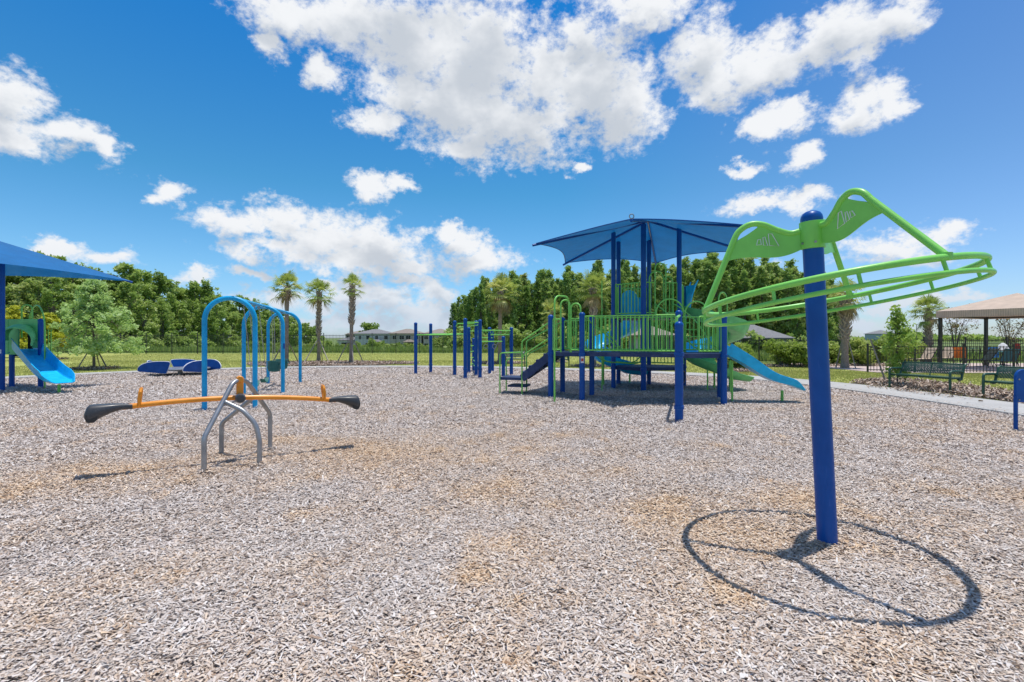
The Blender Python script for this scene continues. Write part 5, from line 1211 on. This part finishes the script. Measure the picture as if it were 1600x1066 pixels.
# ---- left playground structure
A1, A2, A3 = gp(3, 612), gp(18.5, 605.7), gp(63.6, 606.5)
l0 = A1.copy(); lt = empty('toddler_tower', l0, 0, 'small tower at the left edge with green hooded panel, blue slide and blue shade', 'play structure'); LL = lambda v: Vector(v) - l0
def lbuild(b, name, mat, ang=50): return b.build(name, M[mat], lt, ang=ang)
Z1 = 1.05
A4 = A1 + (A3 - A2) * 1.0 + Vector((-.1, .2, 0)) ; A0 = A2 + Vector((-1.15, .15, 0))
for p, h in ((A1, zat(402, A1.y)), (A3, zat(499, A3.y)), (A2 + Vector((0, 0, 0)), 1.1), (A0, 3.9)):
    b = MB(); post(b, LL(p), h, .066, cap=h < 3); lbuild(b, 'post', 'post')
b = MB(); d = (A3 - A2); vs = [A2 + Vector((0, .05, 0)), A3 + Vector((0, .05, 0)), A3 + Vector((-.95, .95, 0)), A2 + Vector((-1.0, .95, 0))]; v2 = [LL(p) + up * z for z in (Z1 - .12, Z1) for p in vs]; b.add(v2, [(3, 2, 1, 0), (4, 5, 6, 7)] + [(i, (i + 1) % 4, 4 + (i + 1) % 4, 4 + i) for i in range(4)]); lbuild(b, 'deck', 'navy')
# green panel with arched opening + hood
pa, pb = LL(ap(9, 528, A2.y - .02)), LL(ap(60, 528, A3.y - .02)); pa.z = pb.z = 0; wv = (pb - pa); W_ = wv.length; wv.normalize(); pn_ = Vector((wv.y, -wv.x, 0)); zt_, zb_ = zat(499, A2.y), zat(554, A2.y)
Mx = Matrix((wv, pn_, Vector((0, 0, 1)))).transposed(); b = MB(); x0_, x1_ = W_ * .40, W_ * .84
b.prism([(0, zb_), (x0_, zb_), (x0_, zt_ - .30), (0, zt_)], .05, Mx, pa); b.prism([(x1_, zb_ + .2), (W_, zb_ + .2), (W_, zt_), (x1_, zt_ - .30)], .05, Mx, pa); b.prism([(0, zt_), (x0_, zt_ - .30), (x1_, zt_ - .30), (W_, zt_)], .052, Mx, pa); b.prism([(0.0, zb_), (.12, zb_), (.12, zt_ - .02), (0, zt_)], .07, Mx, pa); lbuild(b, 'entry_panel', 'green_pl')
sd_ = (Vector((.62, -.78, 0))).normalized()
b = MB(); rows = []
for i in range(13):
    t = i / 12; c0 = pa + wv * (W_ * (.56 + .30 * t)) + up * (zb_ + (zt_ - zb_) * (.50 - .14 * t)) + pn_ * (.02 + .50 * t); w_ = .33 + .03 * math.sin(t * 3.1) + (.06 * (t - .85) / .15 if t > .85 else 0); sdp = (wv * .86 + pn_ * -.5).normalized()
    rows.append([c0 - sdp * w_ * math.cos(a) + up * (w_ * 1.0 * math.sin(a) + .05 * math.sin(t * 3.1)) for a in [math.pi * (-.10 + 1.20 * j / 18) for j in range(19)]])
b.grid(rows, .03); lbuild(b, 'tunnel_hood', 'green_pl', 60)
b = MB(); c0 = pa + wv * (W_ * .6) + up * (zb_ + .25); b.box(c0 + Vector((0, .35, .1)), (.5, .05, .6)); lbuild(b, 'hood_shade_sheet', 'dark')  # near-black sheet added behind the opening to stand for its inner shade
# wide blue slide
s0_ = LL(ap(36, 545, A2.y - .1)); s1_ = LL(ap(100, 600, 13.0)); pth_ = []
for i in range(25):
    t = i / 24; p = s0_.lerp(s1_, t); zz = s1_.z - .02 + (s0_.z - s1_.z) * (1 - t) ** 1.3 + .035 * math.sin(t * 8) * t; pth_.append(Vector((p.x, p.y, zz)))
chute(pth_, lambda t: .52 + .13 * t - (.26 * (t - .88) * 8 if t > .88 else 0), lambda t: .36 - .13 * t if t < .8 else .256 - .23 * (t - .8) / .2, 'slide', 'wide_slide', parent=lt, nseg=17)
b = MB(); q = LL(ap(92.5, 611, 13.25)); q.z = 0; b.tube([q - up * .1, q + up * .24], .035, 10); lbuild(b, 'slide_leg', 'green')
def lhoop(a, c, z0, z1, z2=None):
    w = (c - a).length / 2; mid = (a + c) / 2; d = (c - a).normalized(); b = MB()
    b.tube([a + up * z0] + [mid - d * w * math.cos(t) + up * (z1 - w * .8 + w * .8 * math.sin(t)) for t in [math.pi * i / 12 for i in range(13)]] + [c + up * (z0 if z2 is None else z2)], .02, 8); lbuild(b, 'grab_hoop', 'green', 60)
fl = lambda v: Vector((v.x, v.y, 0))
lhoop(fl(LL(ap(34, 500, 15.0))), fl(LL(ap(50.5, 500, 15.0))), 1.5, zat(476.5, 15)); lhoop(fl(LL(ap(45, 500, 15.4))), fl(LL(ap(70, 500, 14.4))), 1.5, zat(477, 14.8), .0)
b = MB()
for i in range(6): p = LL(A2).lerp(LL(A3), .2 + .1 * i) + Vector((.1, .5, 0)); b.tube([p + up * Z1, p + up * (Z1 + .7)], .014, 6)
lbuild(b, 'railing', 'green')
b = MB(); q = LL(A1); b.box(q + Vector((0, -.07, 1.12)), (.10, .012, .11)); st_ = lbuild(b, 'age_sticker', 'white'); b = MB(); b.box(q + Vector((.0, -.078, 1.12)), (.05, .006, .06)); b.build('sticker_print', M['navy_panel'], st_, smooth=False)
# its shade: corner tip at right, rest beyond the frame
tip = ap(207, 440, 15.7); hgt = tip.z; pk = Vector((-15.9, 12.5, 4.83))
cs_ = [tip, Vector((-18.2, 15.0, hgt)), Vector((-18.6, 9.3, hgt)), Vector((-13.1, 10.8, hgt))]
canopy('canopy', pk, cs_, M['shade'], lt, l0, dip=.3, sagz=.05)
for c in cs_: b = MB(); b.tube([LL(c) - up * .03, LL(pk) - up * .06], .034, 8); lbuild(b, 'rafter', 'post')

# ---- sign-like blue panel at the right edge
g = gp(1587, 673); e = empty('activity_panel', g, 0, 'round topped royal blue activity panel on a blue post at the right edge', 'play panel')
b = MB(); b.lathe((0, 0, 0), [(.028, -.1), (.028, .55)], 16); b.build('post', M['post'], e)
ol = [(-.015, .46), (.62, .46), (.62, .86)] + [(.47 + .15 * math.cos(t), .86 + .13 * math.sin(t)) for t in [math.pi / 2 * i / 6 for i in range(1, 6)]] + [(.1 + .115 * math.cos(t), .86 + .13 * math.sin(t)) for t in [math.pi / 2 + math.pi / 2 * i / 6 for i in range(0, 7)]]
b = MB(); b.prism(ol, .045, None, (0, 0, .0)); pn2 = b.build('panel', M['navy_panel'], e, ang=30); mm_ = pn2.modifiers.new('bevel', 'BEVEL'); mm_.width = .008; mm_.segments = 2; mm_.limit_method = 'ANGLE'
b = MB()
for z in (.50, .83): b.tube([Vector((.03, -.034, z)), Vector((.03, -.018, z))], .012, 10)
b.build('bolt', M['galv'], pn2)
b = MB(); b.lathe((.60, 0, 0), [(.028, -.1), (.028, .55)], 16); b.build('post', M['post'], e)

# ---- dark green benches
def bench(a, c, lab, cols=None, back_lean=.16):
    a, c = Vector(a), Vector(c); d = (c - a); L = d.length; d.normalize(); nb = Vector((d.y, -d.x, 0))       # nb points to the back (away from the playground)
    if nb.x < 0 and abs(nb.x) > abs(nb.y): nb = -nb
    if cols == 'far': nb = Vector((0, 1, 0))
    e = empty('park_bench', a, 0, lab, 'bench', 'green metal benches facing the playground'); sh = .44
    for p in (Vector(), d * L):
        b = MB(); f = p
        b.tube(fillet([f - up * .05, f + up * .60, f + nb * .48 + up * .60, f + nb * .42 + up * (sh - .08), f + nb * .30 + up * (sh - .06)], .085, 6), .03, 10); b.tube([f + up * (sh - .03) + nb * .02, f + nb * .45 + up * (sh - .03)], .022, 8)
        b.tube(fillet([f + nb * .44 + up * (sh - .02), f + nb * .56 + up * .76, f + nb * .64 + up * .79], .06, 4), .024, 8); b.build('bench_leg', M['benchgreen'], e, ang=60)
    n_ = 16; rows = []
    for i in range(n_ + 1):
        u = i / n_; o = d * (L * u); rows.append([o + nb * .02 + up * (sh - .05), o + nb * .05 + up * sh, o + nb * .25 + up * (sh - .015), o + nb * .42 + up * (sh - .005)])
    b = MB(); b.grid(rows, .006); b.build('seat', M['perf'], e, ang=60)
    rows = [[d * (L * i / n_) + nb * (.45 + back_lean * .1) + up * (sh + .06), d * (L * i / n_) + nb * (.50) + up * (sh + .2), d * (L * i / n_) + nb * (.555) + up * (sh + .30), d * (L * i / n_) + nb * (.62) + up * (sh + .34)] for i in range(n_ + 1)]
    b = MB(); b.grid(rows, .006); b.build('backrest', M['perf'], e, ang=60)
    b = MB(); m_ = d * (L * .5); b.tube([m_ + nb * .03 + up * (sh - .03), m_ + nb * .44 + up * (sh - .03), m_ + nb * .55 + up * (sh + .32)], .016, 8)
    b.tube([d * .02 + nb * .03 + up * (sh - .01), d * (L - .02) + nb * .03 + up * (sh - .01)], .018, 8); b.tube([d * .02 + nb * .60 + up * (sh + .34), d * (L - .02) + nb * .60 + up * (sh + .34)], .016, 8); b.build('seat_frame', M['benchgreen'], e, ang=60)
    return e
bench(gp(1390, 606.8), gp(1484.5, 616), 'dark green perforated bench left of the two beside the path')
b2a = gp(1536.5, 622.6); bench(b2a, b2a + Vector((.44, -1.5, 0)), 'dark green perforated bench cut by the right edge behind the blue panel')
bench(gp(790, 574), gp(820, 574), 'small dark bench on the far path left of the tower stairs', 'far'); bench(gp(862, 575), gp(889, 575), 'small dark bench behind the left deck of the tower', 'far')

# ---- tan shade canopy and pool furniture
NL = Vector((21, 24, 0)); dA = Vector((math.cos(R(25)), math.sin(R(25)), 0)); dB = Vector((.42, -.906, 0)); FL = NL + dA * 4.5; NR = NL + dB * 4; FR = FL + dB * 4
e = empty('shade_canopy', NL, 0, 'tan fabric hip roof canopy on dark poles over the pool terrace', 'shade canopy'); ce = (NL + FR) / 2
ez = 2.48; vz = 2.80; b = MB(); cs2 = [NL, NR, FR, FL]; cor = [ce + (p - ce) * 1.06 for p in cs2]
vs = [p - NL + up * vz for p in cor] + [ce - NL + up * 3.62]; b.add(vs, [(0, 1, 4), (1, 2, 4), (2, 3, 4), (3, 0, 4)]); b.build('roof', M['tan_canvas'], e, smooth=False)
b = MB()
for i in range(4):
    p, q = cor[i] - NL, cor[(i + 1) % 4] - NL; b.add([p + up * ez, q + up * ez, q + up * vz, p + up * vz], [(0, 1, 2, 3)])
b.build('valance', M['tan_canvas'], e, smooth=False)
for p in cs2: b = MB(); b.box(p - NL + up * 1.3, (.12, .12, 2.6)); b.build('pole', M['black'], e, smooth=False)
b = MB()
for i in range(4): b.bar(cs2[i] - NL + up * 2.55, cs2[(i + 1) % 4] - NL + up * 2.55, .07, .07)
b.build('roof_frame', M['black'], e, smooth=False)
def lounger(px, py, rot, mat, lab, back=True):
    g = gp(px, py, .03); e = empty('lounge_chair', g, rot, lab, 'lounge chair', 'chairs on the pool terrace'); b = MB()
    for s in (-.3, .3):
        b.tube(fillet([(-.1, s, 0), (-.02, s, .34), (.9, s, .34), (.98, s, 0)], .05, 4), .02, 6); b.tube([(-.02, s, .34), (-.42, s, .95)], .02, 6); b.tube([(-.3, s, .72), (.25, s, .62), (.35, s, .34)], .016, 6); b.tube([(-.1, s, .34), (-.3, s, 0)], .018, 6)
    b.build('frame', M['black'], e); b = MB(); b.grid([[(-.02 + .9 * t, y, .36 - .03 * math.sin(t * 3.1)) for y in (-.29, 0, .29)] for t in [i / 8 for i in range(9)]], .012); b.build('seat', mat, e)
    b = MB(); b.grid([[(-.02 - .39 * t, y, .37 + .57 * t) for y in (-.29, 0, .29)] for t in [i / 6 for i in range(7)]], .012); b.build('backrest', mat, e); return e
lounger(1446, 571, R(190), M['c_tan'], 'tan sling lounge chair behind the low pool fence, leftmost'); lounger(1478, 569, R(200), M['c_tan'], 'tan sling chair between the left canopy pole and the orange towel')
lounger(1540, 573, R(170), M['c_olive'], 'olive sling lounge chair right of the orange towel'); lounger(1575, 575, R(200), M['c_teal'], 'teal slung lounge chair near the round table at right')
def drape(px, py, ztop, w, mat, name, lab, cat):
    g = gp(px, py, .03); rows = []; rr_ = np.random.default_rng(px)
    for i in range(9):
        t = i / 8; rows.append([(w * (j / 8 - .5) + .02 * math.sin(j * 1.7 + i * .5), -.10 * math.sin(t * 1.5) + .03 * math.sin(j * 1.3), ztop - (ztop - .42) * t) for j in range(9)])
    b = MB(); b.grid(rows, .02); o = b.build(name, mat, None); o.location = g; tag(o, lab, cat); return o
drape(1497, 572, 1.0, .62, M['c_orange'], 'towel', 'bright orange red towel hung over a chair behind the pool fence', 'towel'); drape(1549, 571, .98, .6, M['c_blue'], 'towel', 'blue towel hung over a chair behind the pool fence', 'towel'); drape(1588, 566, 1.15, .28, M['c_red'], 'towel', 'dark red cloth hanging beyond the teal table at the right edge', 'towel')
g = gp(1567, 571, .03); e = empty('patio_table', g, 0, 'round table with a white cover under the tan canopy', 'table'); b = MB(); b.lathe((0, 0, 0), [(.5, .70), (.52, .71), (.52, .735), (.5, .745)], 24); b.build('table_top', M['c_teal'], e); b = MB(); b.lathe((0, 0, 0), [(.3, 0), (.28, .03), (.04, .06), (.04, .70)], 14); b.build('pedestal', M['black'], e)
b = MB(); b.lathe((0, 0, 0), [(.34, .75), (.36, .78), (.22, .95), (.16, 1.1), (.04, 1.2)], 12); b.build('cover', M['c_white'], e)
g = gp(1515, 560, .03); e = empty('patio_table', g, 0, 'plain dark table farther back between the orange and blue towels', 'table'); b = MB(); b.box((0, 0, .72), (1.1, .7, .03)); b.build('table_top', M['c_teal'], e, smooth=False)
for sx_ in (-.5, .5):
    for sy_ in (-.3, .3): b = MB(); b.box((sx_, sy_, .352), (.04, .04, .7)); b.build('leg', M['black'], e, smooth=False)
